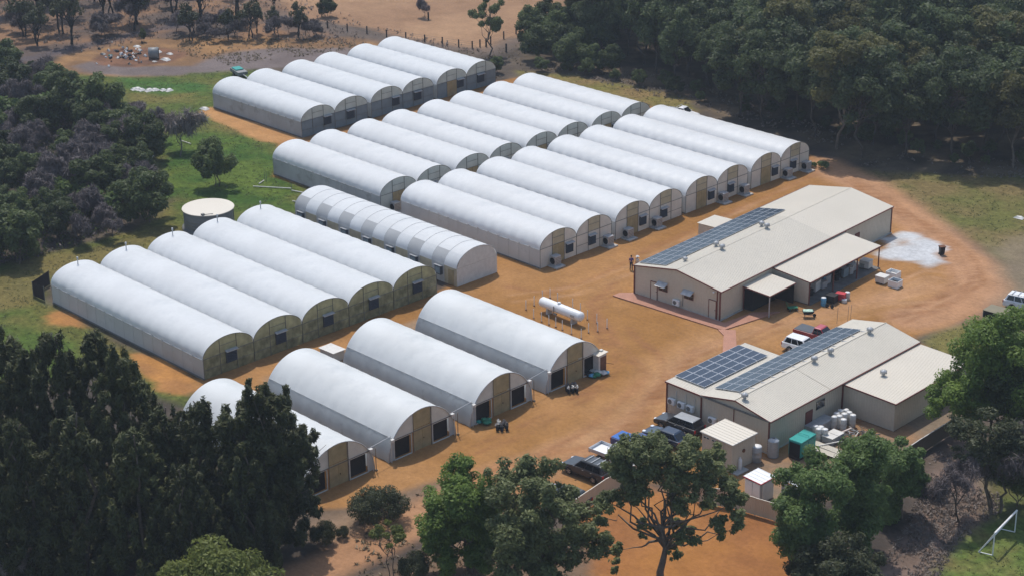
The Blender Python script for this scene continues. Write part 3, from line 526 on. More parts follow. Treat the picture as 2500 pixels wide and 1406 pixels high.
# wide round-walled tunnels at the front
def front_tunnel(label, x1, yc, L, box_r=True):
    t = thing('poly_tunnel', label, 'poly tunnel', (x1, yc, 0), 0, 'round poly tunnels at the front'); hw, H = 4.2, 4.18
    ts = math.asin(2.25 / H)
    film(L, hw, 0, H, 12, .06, from_ground=True, t0=ts, t1=PI - ts, na=20).ob('roof_cover', M_filmd, t)
    for a, c in ((.0, ts), (PI - ts, PI)): film(L, hw - .025, 0, H - .02, 12, .05, from_ground=True, t0=a, t1=c, na=8).ob('side_cover', M_side, t)
    b = MB()
    for sg in (-1, 1): b.tube([(0, sg * math.cos(ts) * hw, 2.24), (-L, sg * math.cos(ts) * hw, 2.24)], .012, 4)
    b.ob('seam_rail', M_galv, t)
    ez = lambda y: H * math.sqrt(max(0, 1 - (y / hw) ** 2))
    def pan(ya, yb, z0, x, m, nm, z1=None):
        n = 10; top = [(x, ya + (yb - ya) * i / n, ez(ya + (yb - ya) * i / n) - .02) for i in range(n + 1)]
        top = [(p, q, max(r, z0 + .001)) for p, q, r in top]
        return MB().slab([(x, ya, z0), (x, yb, z0)] + top[::-1], (1, 0, 0), .02).ob(nm, m, t)
    pan(-4.19, 4.19, .01, -L + .02, M_sidew, 'back_gable')
    e2 = math.sqrt(1 - (2.1 / H) ** 2) * hw
    pan(-e2, -1.05, 2.1, -.06, M_gabw, 'upper_gable_panel'); pan(1.12, e2, 2.1, -.06, M_gabw, 'upper_gable_panel'); pan(-1.05, 1.12, 2.32, -.06, M_amber, 'upper_gable_panel')
    for ya, yb in ((-1.05, .02), (.05, 1.12)):
        d = MB().box((-.03, (ya + yb) / 2, 1.15), (.05, yb - ya, 2.2)).ob('door', M_amber, t)
        if ya > 0: MB().box((.01, ya + .14, 1.1), (.05, .06, .12)).ob('handle', M_dark, d)
    for sg in (-1, 1):
        y0_, y1_ = 1.32, 3.45
        MB().box((-.35, sg * (y0_ + y1_) / 2, 1.02), (.03, y1_ - y0_, 1.96)).ob('curtain', M_net, t)
        b = MB()
        b.box((-.02, sg * y0_, 1.05), (.09, .07, 2.1)); b.box((-.02, sg * y1_, 1.05), (.09, .07, 2.1)); b.box((-.02, sg * (y0_ + y1_) / 2, .04), (.09, y1_ - y0_, .08)); b.box((-.02, sg * (y0_ + y1_) / 2, 2.06), (.09, y1_ - y0_, .07))
        b.ob('opening_frame', M_offw, t)
        n = 8; pts = [(-.05, sg * (y1_ + .04), .02), (-.05, sg * (y1_ + .04), 2.09)] + [(-.05, sg * (hw * math.sqrt(1 - (z / H) ** 2) - .03), z) for z in (2.09, 1.6, 1.1, .6, .02)]
        MB().slab(pts if sg > 0 else pts[::-1], (1, 0, 0), .02).ob('lower_gable_panel', M_sidew, t)
        MB().box((.12, sg * 3.75, 2.2), (.28, .34, .26)).tube([(.16, sg * 3.95, 0), (.16, sg * 3.95, 2.2)], .035, 5).ob('curtain_winch', M_offw, t)
    b = MB(); b.tube([(.02, -math.cos(PI * i / 28) * hw, H * math.sin(PI * i / 28)) for i in range(29)], .05, 6); b.ob('gable_arch', M_galv, t)
    b = MB(); b.tube([(.02, 1.15, 0), (.02, 1.15, ez(1.15))], .05, 5); b.tube([(.02, -1.08, 0), (.02, -1.08, ez(1.1))], .035, 5); b.tube([(.02, -3.6, 2.12), (.02, 3.6, 2.12)], .045, 5)
    b.ob('gable_frame', M_wood, t)
    return t
for lab, yc, xb in (('leftmost round white poly tunnel, partly hidden behind dark she-oak trees', -43.4, 3.2), ('second round white poly tunnel from the left, just right of the dark trees', -33.3, 3.4),
                    ('third round white poly tunnel from the left with black plant trolleys in front', -23.0, 3.0), ('rightmost round white poly tunnel, the one beside the gas tank', -12.75, 2.5)):
    front_tunnel(lab, 22.2, yc, 22.2 - xb)
for i, (y, lab) in enumerate(((-38.3, 'left'), (-28.1, 'middle'), (-17.9, 'right'))):
    b = MB(); b.tube([(22.1, y - 1.5, 2.3), (21.6, y + 2.6, 2.35)], .03, 5); b.ob('winch_cable', M_galv, label='thin metal bar spanning the %s gap between the round poly tunnels' % ('leftmost' if i == 0 else lab), cat='bar')
    b = MB(); b.tube([(22.5, y - .95, 0), (22.5, y - .95, 2.3)], .04, 6); b.box((22.5, y - .95, .06), (.2, .2, .12)); b.ob('winch_post', M_wood, label='thin dark post standing at the %s gap between the round poly tunnels' % ('leftmost' if i == 0 else lab), cat='post')

# ---------------------------------------------------------------- sheds
def ribbed(b, p, u, v, nrm, nr, h=.03, mi=0, frac=.25):
    """sheet from p along u (across the ribs) and v (along the ribs) with raised trapezoid ribs"""
    p, u, v, n = Vector(p), Vector(u), Vector(v), Vector(nrm).normalized(); vs = []; k = 0; prof = []
    for i in range(nr):
        for a, q in ((0, 0), (1 - frac, 0), (1 - frac * .7, 1), (1 - frac * .3, 1)): prof.append(((i + a) / nr, q))
    prof.append((1, 0))
    for a, q in prof: vs += [p + u * a + n * h * q, p + u * a + v + n * h * q]
    b.add(vs, [(2 * i, 2 * i + 1, 2 * i + 3, 2 * i + 2) for i in range(len(prof) - 1)], mi); return b
def wall(par, a, c, z0, z1, nm='wall', m=None, pitch=.3):
    """vertical ribbed wall from a to c (outside on the right hand going a->c); z1 may be a pair"""
    a, c = Vector((*a, 0)), Vector((*c, 0)); d = c - a; ln = d.length; n = Vector((d.y, -d.x, 0)).normalized(); nr = max(1, round(ln / pitch))
    za, zc = z1 if hasattr(z1, '__len__') else (z1, z1); b = MB(); vs = []; prof = []
    for i in range(nr):
        for q, h in ((0, 0), (.7, 0), (.8, 1), (.9, 1)): prof.append(((i + q) / nr, h))
    prof.append((1, 0))
    for q, h in prof:
        p = a + d * q + n * .018 * h; vs += [(p.x, p.y, z0), (p.x, p.y, za + (zc - za) * q)]
    b.add(vs, [(2 * i, 2 * i + 2, 2 * i + 3, 2 * i + 1) for i in range(len(prof) - 1)])
    b.poly([((a - n * .06).x, (a - n * .06).y, z0), ((c - n * .06).x, (c - n * .06).y, z0), ((c - n * .06).x, (c - n * .06).y, zc), ((a - n * .06).x, (a - n * .06).y, za)])
    return b.ob(nm, m or M_wall, par)
def trim(par, path, nm='trim', r=.07, m=None):
    b = MB()
    for p, q in zip(path[:-1], path[1:]):
        p, q = Vector(p), Vector(q); d = q - p; c = (p + q) / 2
        yaw = math.atan2(d.y, d.x); pit = -math.atan2(d.z, math.hypot(d.x, d.y)); b.box(c, (d.length, r * 1.3, r * 2), yaw, 0, pit)
    return b.ob(nm, m or M_trim, par)
def whirly(par, x, y, z, s=1, m=None):
    b = MB(); b.lathe([(.16 * s, -.15), (.16 * s, .16 * s)], (x, y, z), 10)
    prof = [(.17 * s, .16 * s)] + [(.30 * s * math.sin(PI * (.12 + .8 * i / 6)) + .02, .18 * s + .46 * s * (i / 6)) for i in range(7)] + [(.05, .66 * s)]
    b.lathe(prof, (x, y, z), 12)
    for i in range(12):
        a = 2 * PI * i / 12; b.box((x + math.cos(a) * .31 * s, y + math.sin(a) * .31 * s, z + .4 * s), (.03, .06, .34 * s), a + .5)
    return b.ob('roof_vent', m or M_galv, par)
PANEL = {}
def solar_array(label, par_loc, par_rz, org, u, v, nu, nv, group='solar panel arrays on the shed roofs', pw=1.64, ph=.96):
    """org, u (along the ridge) and v (up the slope) in the shed's own frame"""
    mw = Matrix.Translation(par_loc) @ Matrix.Rotation(par_rz, 4, 'Z'); u, v = Vector(u).normalized(), Vector(v).normalized(); n = u.cross(v)
    if n.z < 0: n = -n
    t = thing('solar_array', label, 'solar panels', mw @ Vector(org), par_rz, group)
    b = MB()
    for j in range(nv):
        for q in (.25, .75): b.tube([v * (j + q) * ph + n * .04, v * (j + q) * ph + n * .04 + u * nu * pw], .025, 4)
    b.ob('mounting_rail', M_alu, t)
    key = (round(pw, 3), round(ph, 3))
    for i in range(nu):
        for j in range(nv):
            if key not in PANEL:
                b = MB(); a, c = pw - .035, ph - .025; fr = .034
                b.box((a / 2, c / 2, 0), (a, c, .035), mi=1); b.poly([(fr, fr, .0215), (a - fr, fr, .0215), (a - fr, c - fr, .0215), (fr, c - fr, .0215)], 0)
                PANEL[key] = b.mesh('solar_panel', [M_cell, M_alu])
            o = link('solar_panel', PANEL[key], t)
            o.matrix_local = Matrix((( u.x, v.x, n.x, 0), (u.y, v.y, n.y, 0), (u.z, v.z, n.z, 0), (0, 0, 0, 1)))
            o.location = u * (i * pw) + v * (j * ph) + n * .09
    return t
def aircon(par, x, y, z, facing, w_=.85, h_=.6, pipe=1.3):
    dx, dy = facing; px_, py_ = -dy, dx; b = MB(); yaw = math.atan2(dy, dx)
    a = bevel(b.box((x + dx * .22, y + dy * .22, z + h_ / 2), (.32, w_, h_), yaw).ob('air_conditioner', M_white, par), .03)
    MB().tube([(x + dx * .37 + px_ * -.12, y + dy * .37 + py_ * -.12, z + h_ / 2), (x + dx * .395 + px_ * -.12, y + dy * .395 + py_ * -.12, z + h_ / 2)], .24, 14).ob('fan_guard', M_frame, a)
    b = MB(); b.box((x + dx * .2 + px_ * .3, y + dy * .2 + py_ * .3, z - .03), (.4, .04, .05), yaw); b.box((x + dx * .2 - px_ * .3, y + dy * .2 - py_ * .3, z - .03), (.4, .04, .05), yaw); b.ob('bracket', M_galv, a)
    if pipe: MB().tube([(x + dx * .05 + px_ * .4, y + dy * .05 + py_ * .4, z + .3), (x + dx * .05 + px_ * .4, y + dy * .05 + py_ * .4, z + pipe)], .035, 5).ob('pipe', M_offw, a)
    return a

# -- the long shed with verandah
A1 = R(3.9); O1 = (11.1, 8.4, 0)
s1 = thing('packing_shed', 'long cream roofed shed with solar panels, verandah and porch in the yard', 'shed', O1, A1)
W1, D1, E1_, RZ = 11.7, 34.9, 3.42, 4.42
wall(s1, (0, 0), (W1 / 2, 0), .1, (E1_, RZ)); wall(s1, (W1 / 2, 0), (W1, 0), .1, (RZ, E1_)); wall(s1, (W1, 0), (W1, D1), .1, E1_); wall(s1, (W1, D1), (W1 / 2, D1), .1, (E1_, RZ)); wall(s1, (W1 / 2, D1), (0, D1), .1, (RZ, E1_)); wall(s1, (0, D1), (0, 0), .1, E1_)
for x0, sgn, m_, seg in ((-.2, 1, M_roof, ((-.1, 21.5, M_roof), (21.5, D1 + .1, M_roofn))), (W1 + .2, -1, M_roof, ((-.1, 21.5, M_roof), (21.5, D1 + .1, M_roofn)))):
    for ya, yb, mm in seg:
        dz = (RZ - E1_) / (W1 / 2) ; dx = W1 / 2 + .2
        b = MB(); ribbed(b, (x0, ya, E1_ + .03 - dz * .2), (0, yb - ya, 0), (sgn * dx, 0, dz * dx), (-sgn * dz, 0, 1), round((yb - ya) / .25))
        b.ob('roof', mm, s1)
trim(s1, [(W1 / 2, -.1, RZ + .05), (W1 / 2, D1 + .1, RZ + .05)], 'ridge_cap', .02, M_roofn)
trim(s1, [(-.2, -.12, E1_ - .02), (W1 / 2, -.12, RZ - .0), (W1 + .2, -.12, E1_ - .02)], 'barge_trim', .06)
trim(s1, [(W1 + .22, -.1, E1_ - .03), (W1 + .22, D1 + .1, E1_ - .03)], 'gutter', .06); trim(s1, [(-.22, -.1, E1_ - .03), (-.22, D1 + .1, E1_ - .03)], 'gutter', .06)
for x, y in ((W1 + .03, -.03), (-.03, -.03), (W1 + .03, D1), (W1 + .05, 24.6)): MB().box((x, y, E1_ / 2 + .03), (.14, .14, E1_ - .1)).ob('corner_post', M_trim, s1)
MB().box((W1 - .35, -.04, 1.7), (.12, .08, 3.3)).ob('downpipe', M_trim, s1)
for x, y, z, s_ in ((4.75, 2.9, 4.25, .8), (4.7, 8.75, 4.25, 1), (6.0, 8.1, 4.42, 1), (4.95, 17.3, 4.3, 1), (6.0, 16.85, 4.42, 1)): whirly(s1, x, y, z, s_)
def door(par, x, y, d, wd=.95, ht=2.05, fr=M_trim, lf=M_wall, nm='door'):
    dx, dy = d; yaw = math.atan2(dy, dx); px_, py_ = -dy, dx
    o = MB().box((x + dx * .04, y + dy * .04, ht / 2 + .1), (.05, wd, ht), yaw).ob(nm, lf, par)
    b = MB(); b.box((x + dx * .05 + px_ * wd / 2, y + dy * .05 + py_ * wd / 2, ht / 2 + .1), (.07, .07, ht + .05), yaw); b.box((x + dx * .05 - px_ * wd / 2, y + dy * .05 - py_ * wd / 2, ht / 2 + .1), (.07, .07, ht + .05), yaw); b.box((x + dx * .05, y + dy * .05, ht + .13), (.07, wd + .07, .07), yaw)
    b.ob('frame', fr, o); MB().box((x + dx * .09 + px_ * wd * .38, y + dy * .09 + py_ * wd * .38, 1.1), (.05, .1, .04), yaw).ob('handle', M_dark, o); return o
door(s1, 2.75, 0, (0, -1), .9); door(s1, W1 - .95, 0, (0, -1), .95); door(s1, W1, 27.3, (1, 0), .9, fr=M_trim, lf=M_trim)
for x in (4.0, 7.55):
    wv = MB().box((x, -.03, 1.75), (1.15, .05, .62)).ob('window', M_glass, s1)
    MB().box((x, -.06, 2.07), (1.22, .05, .05)).box((x, -.06, 1.43), (1.22, .05, .05)).box((x - .59, -.06, 1.75), (.05, .05, .66)).box((x + .59, -.06, 1.75), (.05, .05, .66)).box((x, -.06, 1.75), (.05, .05, .62)).ob('frame', M_trim, wv)
    MB().slab([(x - .68, -.03, 2.45), (x + .68, -.03, 2.45), (x + .68, -.75, 2.1), (x - .68, -.75, 2.1)], (0, -.45, 1), .03).ob('awning', M_galv, wv)
    MB().tube([(x - .6, -.05, 1.85), (x - .6, -.7, 2.1)], .02, 4).tube([(x + .6, -.05, 1.85), (x + .6, -.7, 2.1)], .02, 4).ob('strut', M_frame, wv)
aircon(s1, 6.0, 0, .35, (0, -1), .9, .65, 0); MB().tube([(6.75, -.06, .4), (6.75, -.06, 2.4)], .03, 5).ob('pipe', M_frame, s1)
MB().lathe([(.08, 0), (.14, .1), (.05, .16)], (W1 - .75, -.2, 3.1), 10).ob('lamp', M_white, s1)
MB().box((W1 / 2, D1 / 2, .02), (W1 + .3, D1 + .3, .16)).ob('floor_slab', M_conc, s1)
# verandah
VX, V0, V1 = 16.75, 9.85, 24.35
b = MB(); ribbed(b, (VX, V0 - .08, 2.76), (0, V1 - V0, 0), (11.72 - VX, 0, .46), (.46, 0, 5.0), round((V1 - V0) / .25)); b.ob('verandah_roof', M_roofn, s1)
b = MB(); b.poly([(VX, V0, 2.72), (VX, V1, 2.72), (11.75, V1, 3.18), (11.75, V0, 3.18)]); b.ob('verandah_ceiling', M_offw, s1)
wall(s1, (11.75, V0), (VX - .1, V0), .1, (3.15, 2.72), 'verandah_end_wall')
trim(s1, [(VX + .04, V0 - .1, 2.70), (VX + .04, V1 + .02, 2.70)], 'gutter', .06); trim(s1, [(11.8, V0 - .12, 3.18), (VX, V0 - .12, 2.72)], 'barge_trim', .05)
for x, y in ((VX - .15, V1 - .1), (VX - .15, 19.6), (VX - .15, 14.7), (VX - .12, V0 + .02)): MB().box((x, y, 1.35), (.11, .11, 2.62)).ob('verandah_post', M_trim, s1)
MB().box((14.3, 17.1, .03), (5.1, 14.4, .10)).ob('verandah_floor', mat('shade_darkened_concrete', (.16, .15, .14), .85, .25, 1, fine=.15), s1)  # slab colour darkened to stand in for the deep shade under the roof
# porch
b = MB(); ribbed(b, (15.35, 4.1, 2.58), (0, 4.9, 0), (11.75 - 15.35, 0, .22), (.22, 0, 3.6), 18); b.ob('porch_roof', M_roofn, s1)
trim(s1, [(11.8, 4.05, 2.74), (15.38, 4.05, 2.52), (15.38, 9.0, 2.52)], 'barge_trim', .06)
MB().box((15.25, 4.2, 1.28), (.1, .1, 2.5)).ob('porch_post', M_galv, s1); MB().box((11.9, 4.15, 1.35), (.1, .1, 2.65)).ob('porch_post', M_trim, s1)
wall(s1, (15.2, 9.0), (11.75, 9.0), .1, 2.5, 'porch_wall', M_net)
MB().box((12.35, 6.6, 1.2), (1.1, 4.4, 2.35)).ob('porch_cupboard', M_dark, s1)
# lean-to on the far long side
wall(s1, (-4.2, 17.5), (-.1, 17.5), .0, (2.42, 2.5), 'lean_to_wall'); wall(s1, (-4.2, 20.7), (-4.2, 17.5), 0, 2.42, 'lean_to_wall'); wall(s1, (-.1, 20.7), (-4.2, 20.7), 0, (2.5, 2.42), 'lean_to_wall')
b = MB(); ribbed(b, (-4.35, 17.4, 2.46), (0, 3.5, 0), (4.2, 0, .09), (0, 0, 1), 14); b.ob('lean_to_roof', M_roofn, s1)
dzs = (RZ - E1_) / (W1 / 2)
solar_array('long four-wide solar array along the edge of the long shed roof', O1, A1, (.0, .72, E1_ + .06), (0, 1, 0), (1, 0, dzs), 14, 4, pw=1.66, ph=.965)

# -- the near shed with annex
A2 = R(1.3); O2 = (33.7, -11.75, 0)
s2 = thing('packing_shed', 'near cream roofed shed with two solar arrays and a lower annex at its far right', 'shed', O2, A2)
W2, D2 = 12.25, 24.55; MX = 4.25; E2_, R2_ = 3.38, 4.2; RX = 8.3
wall(s2, (0, 0), (MX, 0), .05, (3.42, 3.36)); wall(s2, (MX, 0), (W2, 0), .05, E2_, 'wall', M_wall); wall(s2, (W2, 0), (W2, D2), .05, E2_); wall(s2, (W2, D2), (RX, D2), .05, (E2_, R2_)); wall(s2, (RX, D2), (MX, D2), .05, (R2_, E2_)); wall(s2, (MX, D2), (MX, 12.2), .05, E2_); wall(s2, (MX, 12.2), (0, 12.2), .05, 3.4); wall(s2, (0, 12.2), (0, 0), .05, 3.42)
MB().slab([(MX + .1, -.02, E2_), (W2 - .05, -.02, E2_), (RX, -.02, R2_ - .06)], (0, 1, 0), .05).ob('gable_panel', M_wall, s2)
trim(s2, [(MX - .1, -.14, E2_ - .02), (W2 + .1, -.14, E2_ - .02)], 'gutter', .07, M_frame)
b = MB(); ribbed(b, (-.2, -.1, 3.45), (0, 12.4, 0), (MX + .25, 0, -.05), (0, 0, 1), 50); b.ob('roof', M_roof, s2)
dz2 = (R2_ - E2_) / (RX - MX)
b = MB(); ribbed(b, (MX - .05, -.1, E2_ + .04), (0, D2 + .2, 0), (RX - MX + .05, 0, R2_ - E2_), (-dz2, 0, 1), 98, .022); b.ob('roof', M_roof, s2)
for ya, yb, mm in ((-.1, 9.3, M_roof), (9.3, D2 + .1, M_roof)):
    b = MB(); ribbed(b, (W2 + .2, ya, E2_ - .0), (0, yb - ya, 0), (RX - W2 - .2, 0, R2_ - E2_ + .04), (dz2, 0, 1), round((yb - ya) / .25)); b.ob('roof', mm, s2)
trim(s2, [(RX, -.1, R2_ + .08), (RX, D2 + .1, R2_ + .08)], 'ridge_cap', .025, M_roofn)
trim(s2, [(RX + .1, 9.3, R2_ + .05), (W2 + .2, 9.3, E2_ + .07)], 'roof_flashing', .02, M_roofn)
trim(s2, [(-.2, -.13, 3.40), (MX, -.13, 3.34)], 'barge_trim', .07); trim(s2, [(MX, -.13, E2_ + .0), (RX, -.13, R2_ - .03), (W2 + .2, -.13, E2_ - .04)], 'barge_trim', .055)
trim(s2, [(W2 + .23, -.1, E2_ - .06), (W2 + .23, D2 + .1, E2_ - .06)], 'gutter', .06); trim(s2, [(-.22, -.1, 3.38), (-.22, 12.3, 3.38)], 'gutter', .06)
for x, y in ((-.03, -.03), (MX, -.05), (W2 + .03, -.03), (W2 + .05, 11.6)): MB().box((x, y, 1.7), (.13, .13, 3.3)).ob('corner_post', M_trim, s2)
MB().box((8.15, -.04, 1.65), (.06, .06, 3.2)).ob('downpipe', M_trim, s2)
for i, x in enumerate((.75, 1.95, 3.05)): aircon(s2, x, 0, 1.35, (0, -1), .85, .6, 1.5)
aircon(s2, 5.75, 0, 1.0, (0, -1), .85, .6, 0)
for x, y, z, s_ in ((8.75, .75, 4.22, 1), (8.6, 11.9, 4.22, 1), (8.6, 14.6, 4.22, .95), (8.55, 21.4, 4.22, 1), (14.05, 15.8, 3.15, 1)): whirly(s2, x, y, z, s_)
for i in range(13): MB().box((7.75, 1.6 + 1.65 * i, 4.16), (.5, .1, .05), .35).ob('roof_bracket', M_galv, s2)
wn = MB().box((W2 + .04, 8.0, 2.3), (.05, 1.3, .75)).ob('window', M_glass, s2); MB().box((W2 + .06, 8.0, 2.7), (.06, 1.4, .05)).box((W2 + .06, 8.0, 1.9), (.06, 1.4, .05)).box((W2 + .06, 8.0, 2.3), (.06, .05, .75)).ob('frame', M_frame, wn)
door(s2, W2, 6.2, (1, 0), 1.0, lf=M_trim)
# annex
AX0, AX1, AY0, AY1 = W2 + .05, 18.2, 11.7, 24.4
wall(s2, (AX0, AY0), (AX1, AY0), .05, (3.12, 2.98), 'annex_wall'); wall(s2, (AX1, AY0), (AX1, AY1), .05, 2.98, 'annex_wall'); wall(s2, (AX1, AY1), (AX0, AY1), .05, (2.98, 3.12), 'annex_wall')
b = MB(); ribbed(b, (AX1 + .15, AY0 - .15, 3.02), (0, AY1 - AY0 + .3, 0), (AX0 - AX1 - .15, 0, .16), (.02, 0, 1), 51); b.ob('annex_roof', M_roofn, s2)
trim(s2, [(AX0, AY0 - .17, 3.12), (AX1 + .17, AY0 - .17, 2.97), (AX1 + .17, AY1 + .15, 2.97)], 'barge_trim', .06)
MB().box((6.1, 12.3, .02), (12.5, 24.8, .1)).ob('floor_slab', M_conc, s2)
solar_array('short four-wide solar array on the low roof of the near shed', O2, A2, (-.12, 1.25, 3.52), (0, 1, 0), (1, 0, -.012), 6, 4, pw=1.66, ph=.92)
solar_array('three-wide solar array below the ridge of the near shed', O2, A2, (4.4, 1.75, E2_ + .12), (0, 1, 0), (1, 0, dz2), 12, 3, pw=1.655, ph=1.03)

# -- hut and small sheds beside it
def hut(label, loc, rz, wx, wy, h, rm, wm, parts):
    t = thing('hut', label, 'hut', loc, rz)
    wall(t, (0, 0), (wx, 0), 0, h); wall(t, (wx, 0), (wx, wy), 0, h); wall(t, (wx, wy), (0, wy), 0, h); wall(t, (0, wy), (0, 0), 0, h)
    for c in KIDS[t.name]: c.data.materials[0] = wm
    b = MB(); ribbed(b, (wx + .12, -.12, h + .0), (0, wy + .24, 0), (-wx - .24, 0, .1), (0, 0, 1), round(wy / .42), .035); b.ob('roof', rm, t)
    trim(t, [(-.14, -.14, h + .04), (wx + .14, -.14, h - .04), (wx + .14, wy + .14, h - .04)], 'trim', .045, M_offw if rm is not M_white else M_red)
    return t
h1 = hut('small beige hut with a pitched cream lid roof near the parked cars', (42.35, -16.75, 0), 0, 3.6, 3.3, 2.9, M_roofn, M_wall, 0)
for x in (.55, 1.55):
    o = MB().box((x, -.02, 2.5), (.75, .06, .2)).ob('vent', M_offw, h1)
    MB().box((x - .18, -.055, 2.5), (.26, .02, .12)).box((x + .18, -.055, 2.5), (.26, .02, .12)).ob('slot', M_dark, o)
MB().tube([(2.6, -.05, 0), (2.6, -.05, 2.7)], .025, 5).ob('pipe', M_galv, h1)
MB().tube([(3.62, 1.6, 1.7), (3.7, 1.6, 1.7)], .18, 12).ob('wall_fan', M_rust, h1)
MB().box((4.0, .7, .05), (.8, 1.6, .1)).ob('step', M_conc, h1)
h2 = hut('tiny white roofed cabinet hut with doors beside the beige yard fence', (49.75, -19.55, 0), 0, 1.75, 1.85, 2.1, M_white, M_sidew, 0)
for x in (.45, 1.3): MB().box((x, -.04, 1.0), (.8, .05, 1.85)).ob('door', M_white, h2)
MB().box((1.8, .95, 1.0), (.05, 1.5, 1.8)).ob('side_door', M_offw, h2)
h3 = hut('low white hut mostly hidden behind the right hand tree clump', (52.3, -17.6, 0), 0, 1.8, 1.7, 2.0, M_white, M_sidew, 0)

# -- red paving beside the long shed and the narrow paths
def slabpath(name, pts): sheet(name, pts, .105, M_brick, th=.1)
slabpath('paved_path', [(9.8, 6.2), (9.8, 7.3), (11.0, 8.5), (23.6, 9.0), (24.0, 13.4), (26.0, 15.6), (24.8, 7.6), (24.1, 7.3)])
slabpath('paved_path', [(24.2, 7.2), (24.8, 7.6), (25.7, 8.4), (30.2, 3.2), (29.5, 1.6), (25.7, 6.4)])

# ---------------------------------------------------------------- tanks
t = thing('water_tank', 'round grey water tank with a flat cream lid behind the joined greenhouses', 'water tank', (-41.0, -12.3, 0))
MB().lathe([(2.95, 0), (3.05, .05), (3.05, 2.5)], n=48).ob('wall', M_steel2, t)
b = MB()
for i in range(6): b.lathe([(3.055, .3 + .4 * i), (3.085, .33 + .4 * i), (3.085, .37 + .4 * i), (3.055, .40 + .4 * i)], n=48)
b.ob('wall_band', M_steel2, t)
MB().lathe([(3.2, 2.5), (3.22, 2.56), (3.18, 2.6), (.05, 2.66)], n=48, smooth=False).ob('lid', M_roofn, t)
MB().box((2.0, -2.2, 2.72), (.35, .35, .16)).tube([(2.2, -2.05, 2.7), (2.75, -1.2, 2.75)], .04, 6).ob('hatch', M_frame, t)
MB().lathe([(3.35, 0), (3.35, .22), (3.1, .26)], n=40).ob('base_ring', M_frame, t)
MB().tube([(2.6, 1.9, 0), (2.6, 1.9, 2.5)], .05, 6).ob('pipe', M_frame, t)
g0, g1 = (7.80, -2.26), (12.38, -2.34)
gv = Vector((g1[0] - g0[0], g1[1] - g0[1], 0)); gm = ((g0[0] + g1[0]) / 2, (g0[1] + g1[1]) / 2)
t = thing('gas_tank', 'long white horizontal gas tank inside a ring of white posts', 'gas tank', (gm[0], gm[1], 0), math.atan2(gv.y, gv.x))
GL = 5.9; pr = [(.03, -GL / 2 - .32), (.28, -GL / 2 - .27), (.45, -GL / 2 - .14), (.55, -GL / 2), (.55, GL / 2), (.45, GL / 2 + .14), (.28, GL / 2 + .27), (.03, GL / 2 + .32)]
MB().lathe(pr, (0, 0, 1.12), 24, axis='x').ob('vessel', M_white, t)
MB().lathe([(.20, 1.64), (.20, 1.80), (.14, 1.84)], (-.35, 0, 0), 12).ob('dome', M_white, t)
b = MB()
for x in (-.62, .6): b.lathe([(.555, x), (.562, x + .02), (.562, x + .06), (.555, x + .08)], (0, 0, 1.12), 24, axis='x')
b.ob('weld_band', M_white, t)
for x in (-1.9, 1.9): MB().hexa([(x - .14, -.42, 0), (x + .14, -.42, 0), (x + .14, .42, 0), (x - .14, .42, 0)], [(x - .14, -.36, .72), (x + .14, -.36, .72), (x + .14, .36, .72), (x - .14, .36, .72)]).ob('saddle', M_conc, t)
MB().tube([(-.6, -.6, 0.55), (-.6, -.6, 1.45)], .05, 6).box((-.35, -.62, .62), (.4, .2, .16)).ob('gauge_pipe', M_frame, t)
MB().box((2.2, -.55, 1.12), (.62, .02, .3)).ob('label_plate', M_galv, t)
posts = [(5.59, -3.29), (5.42, -1.85), (4.91, -0.06), (7.90, -4.38), (9.14, -4.42), (10.26, -4.41), (11.26, -4.36), (12.30, -4.42), (13.75, -4.52), (15.32, -4.64), (5.12, 0.96), (6.62, 0.62), (8.95, 0.62), (10.44, 0.31), (12.31, -0.54), (13.74, -0.56), (15.31, -2.09), (14.84, -3.00), (15.43, -0.75)]
for i, p in enumerate(posts):
    b = MB(); b.lathe([(.04, 0), (.04, 1.1), (.028, 1.14)], n=8)
    o = b.ob('bollard_post', M_white, loc=(p[0], p[1], 0), label='slim white post standing in the ring of posts round the gas tank', cat='post', group='white posts round the gas tank')
    MB().lathe([(.13, 0), (.11, .06)], n=8).ob('footing', M_rust, o)

# ---------------------------------------------------------------- vehicles
def paint(n, c): return mat(n, c, .35, .04, 1, spec=.5, coat=.4, fine=.08, fscale=3)
P_blk = paint('black_paint', (.022, .024, .03)); P_navy = paint('navy_paint', (.018, .035, .07)); P_blue = paint('blue_paint', (.025, .06, .20)); P_sil = paint('silver_paint', (.34, .355, .37))
P_wht = paint('car_white_paint', (.74, .75, .76)); P_red = paint('dark_red_paint', (.26, .018, .022)); P_redr = paint('red_roof_paint', (.42, .06, .07)); P_gry = paint('charcoal_paint', (.045, .052, .058))
M_lamp = mat('lamp_glass', (.75, .77, .8), .15, .05, 4, spec=.6); M_tail = mat('tail_lamp', (.35, .02, .02), .2, .05, 4)
M_bluec = mat('blue_tonneau', (.03, .13, .42), .6, .06, 2); M_greyc = mat('grey_tonneau', (.085, .095, .11), .7, .06, 2)
def inset(q, u0, u1, v0, v1, off):
    p = [Vector(a) for a in q]; n = (p[1] - p[0]).cross(p[3] - p[0]).normalized() * off
    f = lambda u, v: (p[0] * (1 - u) + p[1] * u) * (1 - v) + (p[3] * (1 - u) + p[2] * u) * v + n
    return [f(u0, v0), f(u1, v0), f(u1, v1), f(u0, v1)]
